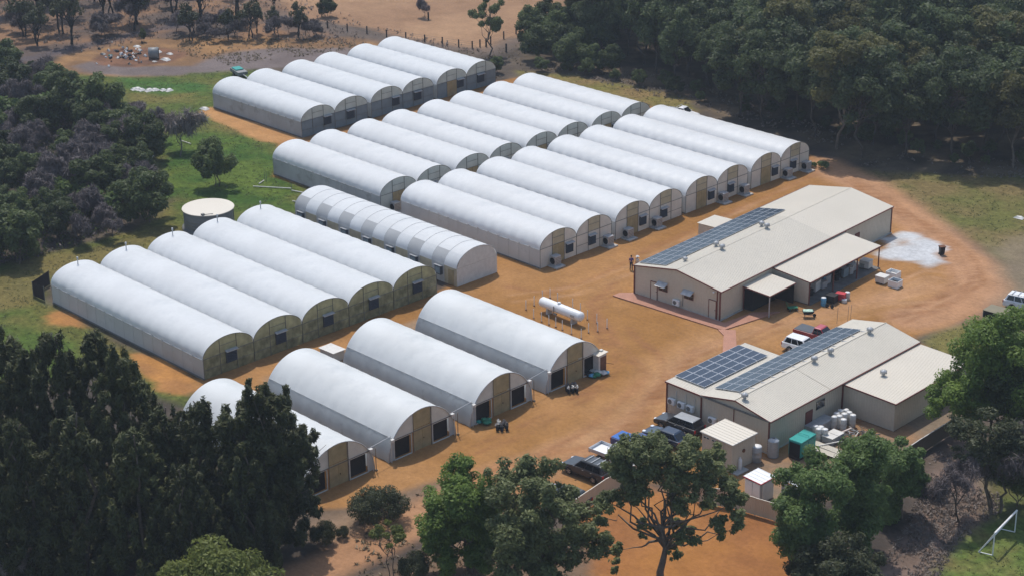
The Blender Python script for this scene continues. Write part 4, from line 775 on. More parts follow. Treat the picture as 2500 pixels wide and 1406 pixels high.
def wheel(par, x, y, r=.34, wd=.22):
    s = 1 if y > 0 else -1
    a = MB().lathe([(r * .62, -wd / 2), (r * .93, -wd / 2), (r, -wd * .32), (r, wd * .32), (r * .93, wd / 2), (r * .62, wd / 2)], (x, y, r), 20, axis='y').ob('wheel', M_tyre, par)
    b = MB(); b.lathe([(r * .18, s * wd * .42), (r * .2, s * wd * .5)], (x, y, r), 10, axis='y'); b.lathe([(r * .64, s * wd * .30), (r * .66, s * wd * .50), (r * .55, s * wd * .50), (r * .54, s * wd * .3)], (x, y, r), 20, axis='y')
    for k in range(5):
        q = 2 * PI * k / 5; b.box((x + math.cos(q) * r * .37, y + s * wd * .46, r + math.sin(q) * r * .37), (r * .5, .03, r * .2), ry=-q)
    b.ob('rim', M_rim, a); return a
def vehicle(label, cat, pos, rz, L, W, H, pm, kind='suv', roofm=None, racks=False, grp='parked vehicles', tray=None):
    t = thing(cat.replace(' ', '_'), label, cat, (pos[0], pos[1], 0), rz, grp); wb = L * .58; r = .36 if H > 1.6 else .32; belt = .60 * H if kind != 'hatch' else .62 * H
    xa, xb = wb / 2 + .04, -wb / 2 + .06; h = W / 2
    body_rear = -L / 2 if kind != 'tray' else xb * .15
    bot = [(body_rear + .06, .36)]
    for xc in (([xb, xa]) if kind != 'tray' else [xa]):
        for k in range(9):
            q = PI - PI * k / 8; bot.append((xc + math.cos(q) * (r + .06), .34 + math.sin(q) * (r + .05)))
    bot.append((L / 2 - .12, .34))
    hx = L * (.20 if kind in ('suv', 'hatch') else .235)
    top = [(L / 2 - .02, .5), (L / 2, .62), (L / 2 - .04, .78), (L / 2 - .2, belt - .14), (hx + .1, belt + .03)]
    top += [(body_rear + .03, belt + .02), (body_rear, belt - .2), (body_rear, .55)]
    prof = bot + top; k = len(prof); b = MB()
    vs = [(x, sgn * (h - (.05 if z < .45 else (.04 if z > belt - .1 else 0))), z) for sgn in (-1, 1) for x, z in prof]
    b.add(vs, [tuple(range(k)), tuple(range(k, 2 * k))[::-1]] + [(i, k + i, k + (i + 1) % k, (i + 1) % k) for i in range(k)])
    body = bevel(b.ob('body', pm, t), .05, 2)
    MB().box((0 if kind != 'tray' else L * .2, 0, .42), (L * (.9 if kind != 'tray' else .5), W * .8, .2)).ob('underbody', M_black, t)
    if kind in ('suv', 'hatch'): cab = (-L / 2 + .10, hx, -L / 2 + (.42 if kind == 'suv' else .75), hx - .75)
    else: cab = (-.30 * L / 5.2 - .1, hx, -.12 * L / 5.2 - .1, hx - .62)
    b0, b1, t0, t1 = cab; hb, ht = h - .07, h - .27
    B = [(b0, -hb, belt), (b1, -hb, belt), (b1, hb, belt), (b0, hb, belt)]; T = [(t0, -ht, H - .03), (t1, -ht, H - .03), (t1, ht, H - .03), (t0, ht, H - .03)]
    c = MB().hexa(B, T).ob('cabin', pm, t); bevel(c, .05, 2)
    ro = bevel(MB().hexa([(t0 - .03, -ht - .02, H - .05), (t1 + .02, -ht - .02, H - .05), (t1 + .02, ht + .02, H - .05), (t0 - .03, ht + .02, H - .05)], [(t0 + .08, -ht + .1, H + .015), (t1 - .1, -ht + .1, H + .015), (t1 - .1, ht - .1, H + .015), (t0 + .08, ht - .1, H + .015)]).ob('roof', roofm or pm, t), .03, 2)
    for q, sp in (((B[0], B[1], T[1], T[0]), ((.07, .33), (.36, .62), (.65, .93))) if kind in ('suv', 'hatch') else ((B[0], B[1], T[1], T[0]), ((.08, .46), (.50, .92))), ((B[2], B[3], T[3], T[2]), ((.07, .35), (.38, .64), (.67, .93))) if kind in ('suv', 'hatch') else ((B[2], B[3], T[3], T[2]), ((.08, .5), (.54, .92)))):
        for u0, u1 in sp: MB().poly(inset(q, u0, u1, .12, .88, .012)).ob('window', M_glass, t)
    MB().poly(inset((B[1], B[2], T[2], T[1]), .06, .94, .06, .94, .014)).ob('windscreen', M_glass, t)
    MB().poly(inset((B[3], B[0], T[0], T[3]), .08, .92, .15, .88, .014)).ob('rear_window', M_glass, t)
    for sg in (-1, 1):
        bevel(MB().box((L / 2 - .14, sg * (h - .24), .76), (.3, .34, .15), sg * .25).ob('headlight', M_lamp, t), .03)
        if kind != 'tray': MB().box((-L / 2 + .02, sg * (h - .12), belt - .16), (.1, .18, .26)).ob('tail_light', M_tail, t)
        bevel(MB().box((hx - .22, sg * (h + .08), belt + .06), (.14, .2, .14)).ob('mirror', pm, t), .03)
        for xx in (-.05, .42): MB().box((hx - 1.15 + xx * L * .0 + (-.95 if xx < 0 and kind in ('suv', 'hatch') else 0), sg * (h + .004), belt - .08), (.16, .03, .03)).ob('door_handle', M_galv if kind == 'suv' else M_black, t)
        wheel(t, xa, sg * (h - .10), r); wheel(t, xb, sg * (h - .10), r)
    bevel(MB().box((L / 2 - .02, 0, .47), (.14, W * .86, .2)).ob('bumper', M_black, t), .04)
    MB().box((L / 2 + .0, 0, .68), (.06, W * .5, .12)).ob('grille', M_black, t)
    if kind != 'tray': bevel(MB().box((-L / 2 + .02, 0, .48), (.14, W * .86, .2)).ob('bumper', M_black, t), .04)
    if racks:
        b = MB()
        for sg in (-1, 1): b.tube([(t0 + .15, sg * (ht - .02), H + .05), (t1 - .2, sg * (ht - .02), H + .05)], .022, 5)
        b.ob('roof_rail', M_black, t)
        for x in (t0 + .45, (t0 + t1) / 2, t1 - .45): MB().box((x, 0, H + .08), (.07, W * .68, .035)).ob('roof_bar', M_galv, t)
    if kind == 'ute' and tray: bevel(MB().box(((b0 - L / 2) / 2 - .0, 0, belt + .05), (b0 + L / 2 - .12, W - .18, .07)).ob('tonneau_cover', tray, t), .03)
    if kind == 'tray':
        x0, x1, z = -L / 2, b0 - .06, .86
        MB().box(((x0 + x1) / 2, 0, z), (x1 - x0, W + .04, .08)).ob('tray_floor', tray or M_white, t)
        for c_, d_ in (((x0 + .02, 0, z + .15), (.04, W + .08, .34)), (((x0 + x1) / 2, h + .03, z + .15), (x1 - x0, .04, .34)), (((x0 + x1) / 2, -h - .03, z + .15), (x1 - x0, .04, .34))): MB().box(c_, d_).ob('tray_side', M_alu, t)
        b = MB()
        for sg in (-1, 1): b.tube([(x1, sg * h * .9, z), (x1, sg * h * .9, H + .05)], .03, 5)
        b.tube([(x1, -h * .9, H + .05), (x1, h * .9, H + .05)], .03, 5); b.tube([(x1, -h * .9, H * .75), (x1, h * .9, H * .75)], .025, 5); b.ob('headboard', P_wht, t)
        MB().box(((x0 + x1) / 2, 0, .6), (x1 - x0, .7, .25)).ob('chassis', M_black, t)
        for sg in (-1, 1): MB().box((x0 + .0, sg * (h - .15), z - .1), (.05, .25, .12)).ob('tail_light', M_tail, t)
    return t
def by_left_wheels(f, r_, L, W):
    d = Vector((f[0] - r_[0], f[1] - r_[1])).normalized(); c = Vector(((f[0] + r_[0]) / 2, (f[1] + r_[1]) / 2)); lf = Vector((-d.y, d.x))
    c -= lf * (W / 2 - .08); return (c.x, c.y), math.atan2(d.y, d.x)
p, hd = by_left_wheels((35.50, -27.32), (38.55, -27.06), 4.9, 1.95)
vehicle('black four wheel drive with roof bars parked at the end of the beige fence', 'car', p, hd, 4.9, 1.95, 1.78, P_blk, 'suv', P_gry, True)
p = (36.86, -13.58); vehicle('dark wagon with a silver roof parked closest to the near shed', 'car', p, hd, 4.85, 1.85, 1.68, P_blk, 'suv', P_sil)
p = (37.56, -16.36); vehicle('dark blue hatchback parked between the silver roofed wagon and the blue ute', 'car', p, hd, 4.3, 1.78, 1.46, P_navy, 'hatch', P_navy)
p = (37.15, -19.70); vehicle('bright blue ute with a blue tray cover, its tail towards the yard', 'ute', p, hd + PI, 5.2, 1.86, 1.78, P_blue, 'ute', P_blue, tray=M_bluec)
p = (37.29, -22.76); vehicle('white flat tray ute with an empty open tray, beside the black four wheel drive', 'ute', p, hd + PI, 5.2, 1.82, 1.78, P_wht, 'tray', P_wht)
p = (39.09, -31.21); vehicle('dark car tucked under the leafy tree at the near end of the beige fence', 'car', p, hd, 4.5, 1.8, 1.5, P_gry, 'hatch', P_gry)
p = (34.45, 8.90); vehicle('white hatch wagon parked behind the solar roof of the near shed', 'car', p, hd + PI + .03, 4.5, 1.84, 1.66, P_wht, 'suv', P_wht)
p = (33.73, 12.28); vehicle('red ute with a grey tray cover behind the near shed', 'ute', p, hd + PI + .03, 5.2, 1.86, 1.78, P_red, 'ute', P_redr, tray=M_greyc)
p = (44.86, 34.77); vehicle('white wagon at the right hand edge of the dirt yard', 'car', p, hd + PI + .12, 4.85, 1.87, 1.72, P_wht, 'suv', P_wht, True)
p = (46.57, 24.96); vehicle('dark car half covered by the bright green tree right of the sheds', 'car', p, hd + .4, 4.5, 1.8, 1.5, P_gry, 'hatch', P_navy)
p = (-28.29, 61.68); vehicle('white ute behind the last greenhouse by the dark forest edge', 'ute', p, hd + PI + .1, 5.2, 1.82, 1.8, P_wht, 'tray', P_wht)
p = (44.72, 30.10)
t = thing('box_trailer', 'low dark sided trailer with a flat beige cover under the white wagon', 'trailer', (*p, 0), hd + PI, 'parked vehicles')
MB().box((0, 0, .85), (3.6, 1.9, .75)).ob('body', M_dark, t); MB().box((0, 0, 1.25), (3.7, 2.0, .06)).ob('cover', mat('khaki_cover', S(142, 134, 112), .8, .08, 1), t); MB().box((-1.83, 0, .85), (.05, 1.9, .75)).ob('tailgate', M_galv, t)
MB().tube([(1.8, 0, .5), (3.1, 0, .45)], .05, 6).ob('drawbar', M_frame, t)
for sg in (-1, 1): wheel(t, 0, sg * .95, .32)

# ---------------------------------------------------------------- people
def person(label, pos, rz, shirt, trouser, hat=None):
    t = thing('person', label, 'person', (pos[0], pos[1], 0), rz)
    def skin(name, V, E, Rr, m, root=0):
        me = bpy.data.meshes.new(name); me.from_pydata(V, E, []); o = link(name, me, t); me.materials.append(m)
        md = o.modifiers.new('skin', 'SKIN'); lay = me.skin_vertices[0].data
        for i, q in enumerate(Rr): lay[i].radius = (q, q) if not hasattr(q, '__len__') else q
        lay[root].use_root = True; o.modifiers.new('sub', 'SUBSURF').levels = 1; o.modifiers['sub'].render_levels = 2; return o
    V = [(0, 0, .95), (0, 0, 1.15), (0, 0, 1.38), (0, 0, 1.48), (.01, 0, 1.56), (.02, 0, 1.66), (.01, 0, 1.74), (0, .18, 1.40), (.03, .25, 1.12), (.16, .22, .92), (.22, .2, .84), (0, -.18, 1.40), (-.02, -.25, 1.12), (.06, -.27, .88), (.10, -.27, .79), (0, .09, .90), (.04, .10, .49), (0, .11, .09), (.14, .12, .035), (0, -.09, .90), (-.03, -.10, .49), (-.07, -.11, .09), (.07, -.12, .035)]
    E = [(0, 1), (1, 2), (2, 3), (3, 4), (4, 5), (5, 6), (2, 7), (7, 8), (8, 9), (9, 10), (2, 11), (11, 12), (12, 13), (13, 14), (0, 15), (15, 16), (16, 17), (17, 18), (0, 19), (19, 20), (20, 21), (21, 22)]
    Rr = [(.13, .10), (.12, .10), (.13, .10), .05, .075, .095, .06, .055, .042, .035, .03, .055, .042, .035, .03, .085, .058, .042, .04, .085, .058, .042, .04]
    skin('body', V, E, Rr, M_skin)
    skin('shirt', [V[i] for i in (0, 1, 2, 3, 7, 8, 11, 12)], [(0, 1), (1, 2), (2, 3), (2, 4), (4, 5), (2, 6), (6, 7)], [(.16, .125), (.15, .125), (.16, .125), .07, .08, .062, .08, .062], shirt)
    skin('trousers', [(0, 0, .97), V[15], V[16], V[17], V[19], V[20], V[21]], [(0, 1), (1, 2), (2, 3), (0, 4), (4, 5), (5, 6)], [(.15, .12), .105, .08, .065, .105, .08, .065], trouser)
    for s_ in (18, 22): MB().box((V[s_][0] - .03, V[s_][1], .045), (.27, .1, .09)).ob('shoe', M_navy, t)
    MB().lathe([(.02, 1.80), (.085, 1.78), (.112, 1.72), (.11, 1.66), (.09, 1.63)], (-.005, 0, 0), 12).ob('hair', M_hair, t)
    if hat: MB().lathe([(.03, 1.83), (.1, 1.81), (.125, 1.74), (.13, 1.72), (.22, 1.71), (.225, 1.70), (.1, 1.70)], n=14).ob('hat', hat, t)
    return t
person('person in a purple shirt and dark trousers standing at the corner of the long shed', (5.98, 13.43), 2.4, M_purple, M_navy)
person('person in a white hat and pale shirt standing behind the corner of the long shed', (6.58, 13.83), -1.6, M_offw, M_wood, M_white)

# ---------------------------------------------------------------- yard clutter
rnd = random.Random(4)
def trolley(label, p, n):
    t = thing('plant_trolley', label, 'potted plants', (*p, 0), rnd.random() * 3, 'black pot groups before the poly tunnels')
    for i in range(n):
        x, y = (i % 3 - 1) * .42 + rnd.uniform(-.1, .1), (i // 3 - 1) * .42 + rnd.uniform(-.1, .1)
        b = MB(); b.lathe([(.13, 0), (.17, .5), (.15, .5), (.12, .46)], (x, y, 0), 8); o = b.ob('pot', M_black, t)
        V_, F_ = leaf_cloud(np.random.default_rng(i), [(x, y, .62, .16, .16, .22)], 30, .14); link('seedling', np_mesh('seedling', V_, F_, M_twigp if i % 3 else M_offw), o)
trolley('cluster of black pots with pale stakes in front of the third poly tunnel', (24.67, -25.19), 8); trolley('cluster of black pots with pale stakes in front of the rightmost poly tunnel', (23.63, -14.65), 9)
def heap(name, label, cat, p, mats, n, r, h, sz, seed=1, group=None):
    q = random.Random(seed); t = thing(name, label, cat, (*p, 0), 0, group)
    for i in range(n):
        a, d = q.uniform(0, 2 * PI), r * math.sqrt(q.random()); s = sz * q.uniform(.6, 1.3); b = MB(); k = 9; z = h * (1 - d / r) * q.random()
        prof = [(.05 * s, z)] + [(s * math.sin(PI * (.15 + .7 * j / 4)) * q.uniform(.8, 1.15), z + s * .9 * (j + .6) / 5) for j in range(5)] + [(.06 * s, z + s)]
        b.lathe(prof, (math.cos(a) * d, math.sin(a) * d, 0), k)
        b.v = [(x + q.uniform(-.06, .06) * s * 3, y + q.uniform(-.06, .06) * s * 3, z_) for x, y, z_ in b.v]
        b.ob('bag', mats[i % len(mats)], t)
    return t
heap('bag_heap', 'heap of blue and green plastic bags at the foot of the cream cabinet', 'bag heap', (22.73, -10.01), [M_cyan, M_green, M_offw, M_black, M_teal], 14, .9, .5, .38)
heap('bag_heap', 'green plastic netting bundle inside the dark opening of the third poly tunnel', 'bag heap', (22.45, -25.52), [M_green, M_teal], 5, .6, .3, .4, 3)
t = thing('cabinet', 'narrow cream cabinet with a reddish side at the end of the rightmost poly tunnel', 'cabinet', (*(22.50, -9.40), 0), .05)
MB().box((0, 0, 1.05), (.75, 1.2, 2.1)).ob('body', M_offw, t); MB().slab([(-.5, -.75, 2.1), (.5, -.75, 2.1), (.5, .75, 2.16), (-.5, .75, 2.16)], (0, 0, 1), .05).ob('lid', M_roofn, t); MB().box((.39, .1, 1.0), (.04, .9, 1.7)).ob('side_panel', M_rust, t)
MB().tube([(.4, .5, 1.0), (1.1, .9, .95)], .03, 5).ob('arm', M_rust, t)
t = thing('cream_lid_box', 'pale flat lidded box in the lane behind the second and third poly tunnels', 'box', (*(0.21, -26.28), 0), .0)
MB().box((0, 0, .5), (2.2, 1.5, 1.0)).ob('body', M_sidew, t); MB().slab([(-1.25, -.85, 1.0), (1.25, -.85, 1.08), (1.25, .85, 1.08), (-1.25, .85, 1.0)], (0, 0, 1), .05).ob('lid', M_offw, t)
# under the verandah and beside it (frame of the long shed)
ca, sa = math.cos(A1), math.sin(A1)
def L1(x, y): return (O1[0] + x * ca - y * sa, O1[1] + x * sa + y * ca)
def crate(name, label, cat, p, d, m, rz=A1, z=0, group=None, open_=None):
    t = thing(name, label, cat, (*p, z), rz, group); x, y, h = d
    if open_:
        w_ = .05
        for c_, s_ in (((0, y / 2, h / 2), (x, w_, h)), ((0, -y / 2, h / 2), (x, w_, h)), ((x / 2, 0, h / 2), (w_, y, h)), ((-x / 2, 0, h / 2), (w_, y, h))): MB().box(c_, s_).ob('side', m, t)
        MB().box((0, 0, h * .55), (x - .06, y - .06, .03)).ob('contents', open_, t); MB().box((0, 0, .05), (x - .02, y - .02, .1)).ob('base', m, t)
    else:
        bevel(MB().box((0, 0, h / 2 + .06), (x, y, h - .12)).ob('body', m, t), .03); MB().box((0, 0, h + .02), (x + .06, y + .06, .06)).ob('lid', m, t)
        b = MB()
        for q in (-1, 0, 1): b.box((q * x * .38, 0, .03), (.1, y, .1))
        b.ob('skid', M_wood, t)
    return t
crate('white_bin', 'closed white pallet bin with a pinkish lid beside the verandah post', 'pallet bin', (28.95, 30.34), (1.2, 1.1, .85), M_offw, A1)
crate('white_bin', 'open white pallet bin with dark contents, nearest of the three by the verandah', 'pallet bin', (30.65, 30.46), (1.2, 1.1, .8), M_white, A1, open_=M_dark)
crate('white_bin', 'white pallet bin heaped with white scraps, farthest of the three by the verandah', 'pallet bin', (28.99, 32.43), (1.3, 1.1, .8), M_white, A1, open_=M_offw)
crate('white_bin', 'white pallet bin under the far end of the verandah roof', 'pallet bin', L1(15.6, 23.2), (1.2, 1.1, .95), M_offw, A1 + .1, z=.09)
crate('red_cart', 'small cart with a red top standing at the verandah edge', 'cart', (28.70, 22.92), (1.0, .7, .85), M_red, A1 + .2)
crate('crate', 'black crate left of the red topped cart under the verandah', 'crate', (28.34, 21.75), (1.1, 1.0, .9), M_black, A1 + .1)
for i, (x, y, d, m_, lab) in enumerate(((12.6, 11.2, (1.2, 1.2, 1.5), M_dark, 'dark cabinet against the end wall under the verandah'), (14.6, 11.0, (1.1, 1.1, 1.0), M_cyan, 'bluish wrapped crate just inside the near end of the verandah'),
        (12.7, 13.4, (1.3, 1.3, 1.7), M_galv, 'tall grey machine cabinet standing against the shed wall under the verandah'), (14.8, 13.6, (1.1, 1.3, 1.2), M_offw, 'pale wrapped crate in the middle of the verandah'), (12.8, 16, (1.5, 1.8, 1.3), M_black, 'black bench machine under the middle of the verandah'),
        (14.6, 16.2, (1.0, 1.0, 1.0), M_galv, 'small grey crate under the middle of the verandah'), (12.7, 19, (1.3, 1.6, 1.8), M_steel2, 'tall steel hopper under the far half of the verandah'), (14.9, 19.2, (1.2, 1.0, 1.1), M_blue, 'blue grey crate under the far half of the verandah'), (13.2, 22.2, (1.6, 1.6, 1.4), M_dark, 'dark crate stack at the far end of the verandah'))):
    crate('crate', lab, 'crate', L1(x, y), d, m_, A1 + rnd.uniform(-.2, .2), z=.09)
WHAT = ['dark fridge sized box', 'dull grey drum rack', 'black plastic tote', 'bluish plastic tote', 'steel trolley', 'pale sack bundle']
for i in range(24):
    y = 10.6 + 13.2 * (i + .5) / 24; x = 12.6 + 3.6 * ((i * 7) % 5) / 5 + rnd.uniform(-.2, .2); d = (rnd.uniform(.4, .9), rnd.uniform(.4, .9), rnd.uniform(.5, 1.6) if x < 14 else rnd.uniform(.4, 1.0))
    k = i % 6; crate('crate', ['', 'second ', 'third ', 'fourth '][i // 6] + WHAT[k] + ' under the verandah, ' + ['near end', 'middle', 'far end'][min(2, i // 8)] + [', by the wall', ', towards the open side'][x > 14.2], 'crate', L1(x, y), d, [M_dark, M_galv, M_black, M_cyan, M_steel2, M_sidew][k], A1 + rnd.uniform(-.5, .5), z=.09)
def drum(label, p, h=.9, r=.3, m=None, z=0, group=None, nm='drum'):
    t = thing(nm, label, 'drum', (*p, z), 0, group); MB().lathe([(r * .96, 0), (r, .03), (r, h * .33), (r * 1.03, h * .35), (r, h * .37), (r, h * .66), (r * 1.03, h * .68), (r, h * .7), (r, h - .03), (r * .96, h)], n=14).ob('body', m or M_sidew, t)
    MB().lathe([(r * .9, h), (r * .9, h + .03), (.04, h + .04)], n=14).ob('lid', M_white, t); return t
drum('blue plastic drum under the verandah near the red cart', (28.19, 20.47), .9, .3, M_cyan); drum('white drum with a pale lid beside the red topped cart', (29.01, 23.71), .8, .3); drum('small pale tub right in front of the white drum by the red cart', (29.34, 22.73), .35, .3, M_offw)
t = thing('wheelbarrow', 'dark wheelbarrow filled with pale green pots in front of the verandah', 'wheelbarrow', (*(28.92, 16.73), 0), A1 + .7)
MB().hexa([(-.4, -.28, .35), (.45, -.22, .38), (.45, .22, .38), (-.4, .28, .35)], [(-.6, -.42, .68), (.65, -.36, .72), (.65, .36, .72), (-.6, .42, .68)]).ob('tub', M_black, t); MB().box((0, 0, .74), (1.05, .62, .1)).ob('load', mat('pale_green_pots', (.42, .58, .47), .6, .3, 6, fine=.3), t)
MB().lathe([(.1, -.05), (.19, -.05), (.19, .05), (.1, .05)], (.72, 0, .19), 12, axis='y').ob('wheel', M_tyre, t); MB().tube([(.7, -.1, .2), (-.3, -.3, .4), (-1.2, -.32, .7)], .025, 5).tube([(.7, .1, .2), (-.3, .3, .4), (-1.2, .32, .7)], .025, 5).tube([(-.35, -.3, .4), (-.35, -.3, 0)], .025, 5).tube([(-.35, .3, .4), (-.35, .3, 0)], .025, 5).ob('frame', M_frame, t)
t = thing('hand_cart', 'green hand cart parked in the shade between porch and verandah', 'cart', (*(26.62, 17.02), 0), A1 + 1)
MB().box((0, 0, .35), (1.1, .6, .08)).ob('deck', M_green, t); MB().tube([(-.55, -.25, .35), (-.75, -.25, 1.0), (-.75, .25, 1.0), (-.55, .25, .35)], .025, 5).ob('handle', M_green, t)
for x in (-.4, .4):
    for y in (-.3, .3): MB().lathe([(.06, -.04), (.14, -.04), (.14, .04), (.06, .04)], (x, y, .14), 10, axis='y').ob('wheel', M_tyre, t)
t = thing('wheel_set', 'pair of small dark wheels lying on the dirt near the wheelbarrow', 'wheels', (*(29.12, 20.41), 0), .3)
for x in (-.3, .25): MB().lathe([(.08, -.06), (.2, -.06), (.2, .06), (.08, .06)], (x, 0, .2), 12, axis='y').ob('wheel', M_tyre, t)
MB().tube([(-.3, 0, .2), (.25, 0, .2)], .03, 5).ob('axle', M_rust, t)
t = thing('wheelie_bin', 'dark wheelie bin on the edge of the white sand patch', 'bin', (*(28.90, 42.31), 0), 1)
MB().hexa([(-.26, -.22, .1), (.24, -.22, .1), (.24, .22, .1), (-.26, .22, .1)], [(-.33, -.28, 1.0), (.3, -.28, 1.0), (.3, .28, 1.0), (-.33, .28, 1.0)]).ob('body', M_black, t); MB().box((0, 0, 1.04), (.72, .64, .08)).ob('lid', M_rust, t)
for y in (-.24, .24): MB().lathe([(.04, -.03), (.1, -.03), (.1, .03), (.04, .03)], (-.25, y, .1), 10, axis='y').ob('wheel', M_tyre, t)
for i, q in enumerate(((32.32, 17.39), (32.87, 18.55), (32.89, 19.04))): MB().tube([(0, 0, 0), (.03, .02, 1.9)], .022, 5).ob('stake', M_frame, loc=(*q, 0), label='thin dark stake standing in the dirt behind the near shed', cat='stake', group='thin stakes behind the near shed')
# behind the near shed: drums, generator, scrap
dr = [(47.04, -5.75), (47.50, -5.53), (48.08, -5.67), (47.62, -6.01), (47.14, -3.00), (47.39, -2.51), (48.14, -2.87), (46.74, -1.44), (47.05, -1.01), (47.59, -1.22), (48.21, -1.47), (47.47, -1.83), (46.83, -2.21)]
for i, q in enumerate(dr): drum('tall white lidded drum in the cluster stacked behind the near shed', q, 1.25 if i > 3 else 1.2, .30, M_offw, group='white drums behind the near shed', nm='white_drum')
t = thing('generator', 'bright teal boxed generator on skids behind the near shed', 'generator', (*(48.24, -9.37), 0), A2 + .06)
b = MB(); b.box((0, 0, 1.05), (1.35, 2.5, 1.5)); bevel(b.ob('canopy', M_teal, t), .03); MB().box((0, -.61, 1.83), (1.4, 1.22, .05)).ob('roof_panel', M_teal, t); MB().box((0, .63, 1.83), (1.4, 1.22, .05)).ob('roof_panel', M_teal, t)
MB().box((0, -1.27, 1.0), (1.15, .05, 1.3)).ob('radiator_grille', M_dark, t); MB().box((0, 0, .17), (1.2, 2.6, .3)).ob('skid', M_black, t)
for y in (-.6, .5): MB().box((.69, y, 1.05), (.04, .95, 1.2)).ob('side_door', M_teal, t)
b = MB()
for y in (.2, 1.1): b.tube([(-.55, y, 1.85), (-.55, y, 2.0), (.55, y, 2.0), (.55, y, 1.85)], .02, 5)
b.ob('lifting_rail', M_teal, t)
t = thing('grey_tank', 'ribbed grey water tank at the corner of the near shed', 'tank', (*(46.60, -11.55), 0), 0)
b = MB(); pr = [(.5, 0)]
for i in range(8): pr += [(.5, .05 + .21 * i), (.53, .10 + .21 * i), (.53, .16 + .21 * i), (.5, .21 + .21 * i)]
b.lathe(pr + [(.3, 1.82), (.12, 1.9)], n=20).ob('body', M_galv, t); MB().lathe([(.16, 1.88), (.16, 1.94)], n=10).ob('cap', M_frame, t)
t = thing('gas_bottle', 'white gas bottle standing against the small hut', 'gas bottle', (*(46.11, -15.77), 0), 0)
MB().lathe([(.17, 0), (.19, .05), (.19, 1.0), (.12, 1.12), (.07, 1.14)], n=12).ob('body', M_white, t); MB().lathe([(.09, 1.13), (.09, 1.25)], n=8).ob('collar', M_white, t)
drum('grey round tank at the far corner of the small hut', (46.06, -13.34), 1.5, .5, M_galv, nm='round_tank')
t = thing('sheet_stack', 'stack of cream roofing sheets lying beside the teal generator', 'metal sheets', (*(49.48, -7.58), 0), A2)
for i in range(7):
    b = MB(); ribbed(b, (-1.6, -.38, .02), (0, .76, 0), (3.4, 0, 0), (0, 0, 1), 4, .04); o = b.ob('sheet', M_roofn, t); o.location = (rnd.uniform(-.3, .3), rnd.uniform(-.55, .55), .06 * i); o.rotation_euler = (0, 0, rnd.uniform(-.05, .05))
t = thing('sheet_stack', 'two pale boxes with flat lids lying between the drums and the scrap heap', 'boxes', (*(48.63, -5.13), 0), A2)
for y in (-.5, .5): MB().box((0, y, .35), (1.2, .9, .6)).ob('box', M_sidew, t); MB().box((0, y, .68), (1.25, .94, .05)).ob('lid', M_offw, t)
t = thing('scrap_heap', 'untidy heap of metal bars, timber and offcuts behind the near shed', 'scrap heap', (*(49.91, -3.52), 0), A2)
for i in range(80):
    a = rnd.uniform(0, PI); ln = rnd.uniform(.4, 2.0); x, y = rnd.gauss(0, 1.15), rnd.gauss(0, 1.25); z = max(.05, .75 - .35 * math.hypot(x, y)) * rnd.random() + .05
    m_ = rnd.choice([M_frame, M_black, M_galv, M_dark, M_offw, M_wood, M_rust, M_black]); b = MB(); wd = rnd.choice([.04, .06, .08, .13])
    b.box((x, y, z), (ln, wd, .05), a, 0, rnd.uniform(-.2, .2)); b.ob('scrap_piece', m_, t)
b = MB(); b.box((0, 0, 0), (3.0, .16, .12), 0, 0, -.18); o = b.ob('timber_beam', mat('pinkish_beam', (.50, .42, .38), .7, .1, 2), label='long pinkish beam leaning across the scrap heap', cat='beam'); o.location = (*(48.73, -4.44), .5); o.rotation_euler = (0, 0, R(70))
b = MB(); b.box((0, 0, 0), (2.4, .1, .08)); o = b.ob('timber_beam', M_offw, label='pale beam lying across the cream roofing sheets', cat='beam'); o.location = (*(49.35, -6.54), .48); o.rotation_euler = (0, -.05, R(62))
crate('grey_crate', 'grey blue wrapped machine against the rear wall under the small dark window', 'machine', (46.43, -4.31), (1.2, 3.2, .9), M_galv, A2)
crate('cream_block', 'small cream block on the dirt by the teal generator', 'block', (48.98, -9.10), (.55, .3, .25), M_roofn, .4)

# ---------------------------------------------------------------- fences
def panel_fence(label, pts, h, m, pitch=.2, capm=None):
    t = thing('metal_fence', label, 'fence', (pts[0][0], pts[0][1], 0))
    for (ax, ay), (bx, by) in zip(pts[:-1], pts[1:]):
        d = Vector((bx - ax, by - ay, 0)); n_ = max(1, round(d.length / 2.35)); ux = d.normalized(); nn = Vector((ux.y, -ux.x, 0))
        for i in range(n_):
            p = Vector((ax - pts[0][0], ay - pts[0][1], 0)) + d * (i / n_); b = MB(); v = d / n_; k = round(v.length / pitch); prof = []
            for j in range(k):
                for q, o_ in ((0, 0), (.5, 0), (.6, 1), (.9, 1)): prof.append(((j + q) / k, o_))
            prof.append((1, 0)); st = rnd.uniform(-.02, .02); vs = []
            for q, o_ in prof:
                c_ = p + v * q + nn * .03 * o_; vs += [(c_.x, c_.y, .05), (c_.x, c_.y, h + st)]
            b.add(vs, [(2 * j, 2 * j + 2, 2 * j + 3, 2 * j + 1) for j in range(len(prof) - 1)]); b.ob('fence_panel', m, t)
            MB().box((p.x + v.x / 2, p.y + v.y / 2, h + .02 + st), (v.length, .07, .06), math.atan2(ux.y, ux.x)).ob('cap_rail', capm or M_roofn, t)
            MB().box((p.x, p.y, h / 2 + .03), (.07, .07, h + .06)).ob('post', m, t)
    return t
M_fence = mat('beige_fence_steel', (.62, .52, .39), .6, .06, .8)
panel_fence('beige ribbed metal fence beside the parked cars and the leafy tree', [(41.59, -33.07), (40.85, -28.11), (40.92, -23.74)], 1.75, M_fence)
panel_fence('beige ribbed metal fence below the tiny white roofed hut', [(47.25, -23.17), (50.54, -21.79), (54.24, -20.99), (57.88, -20.27)], 1.7, M_fence)
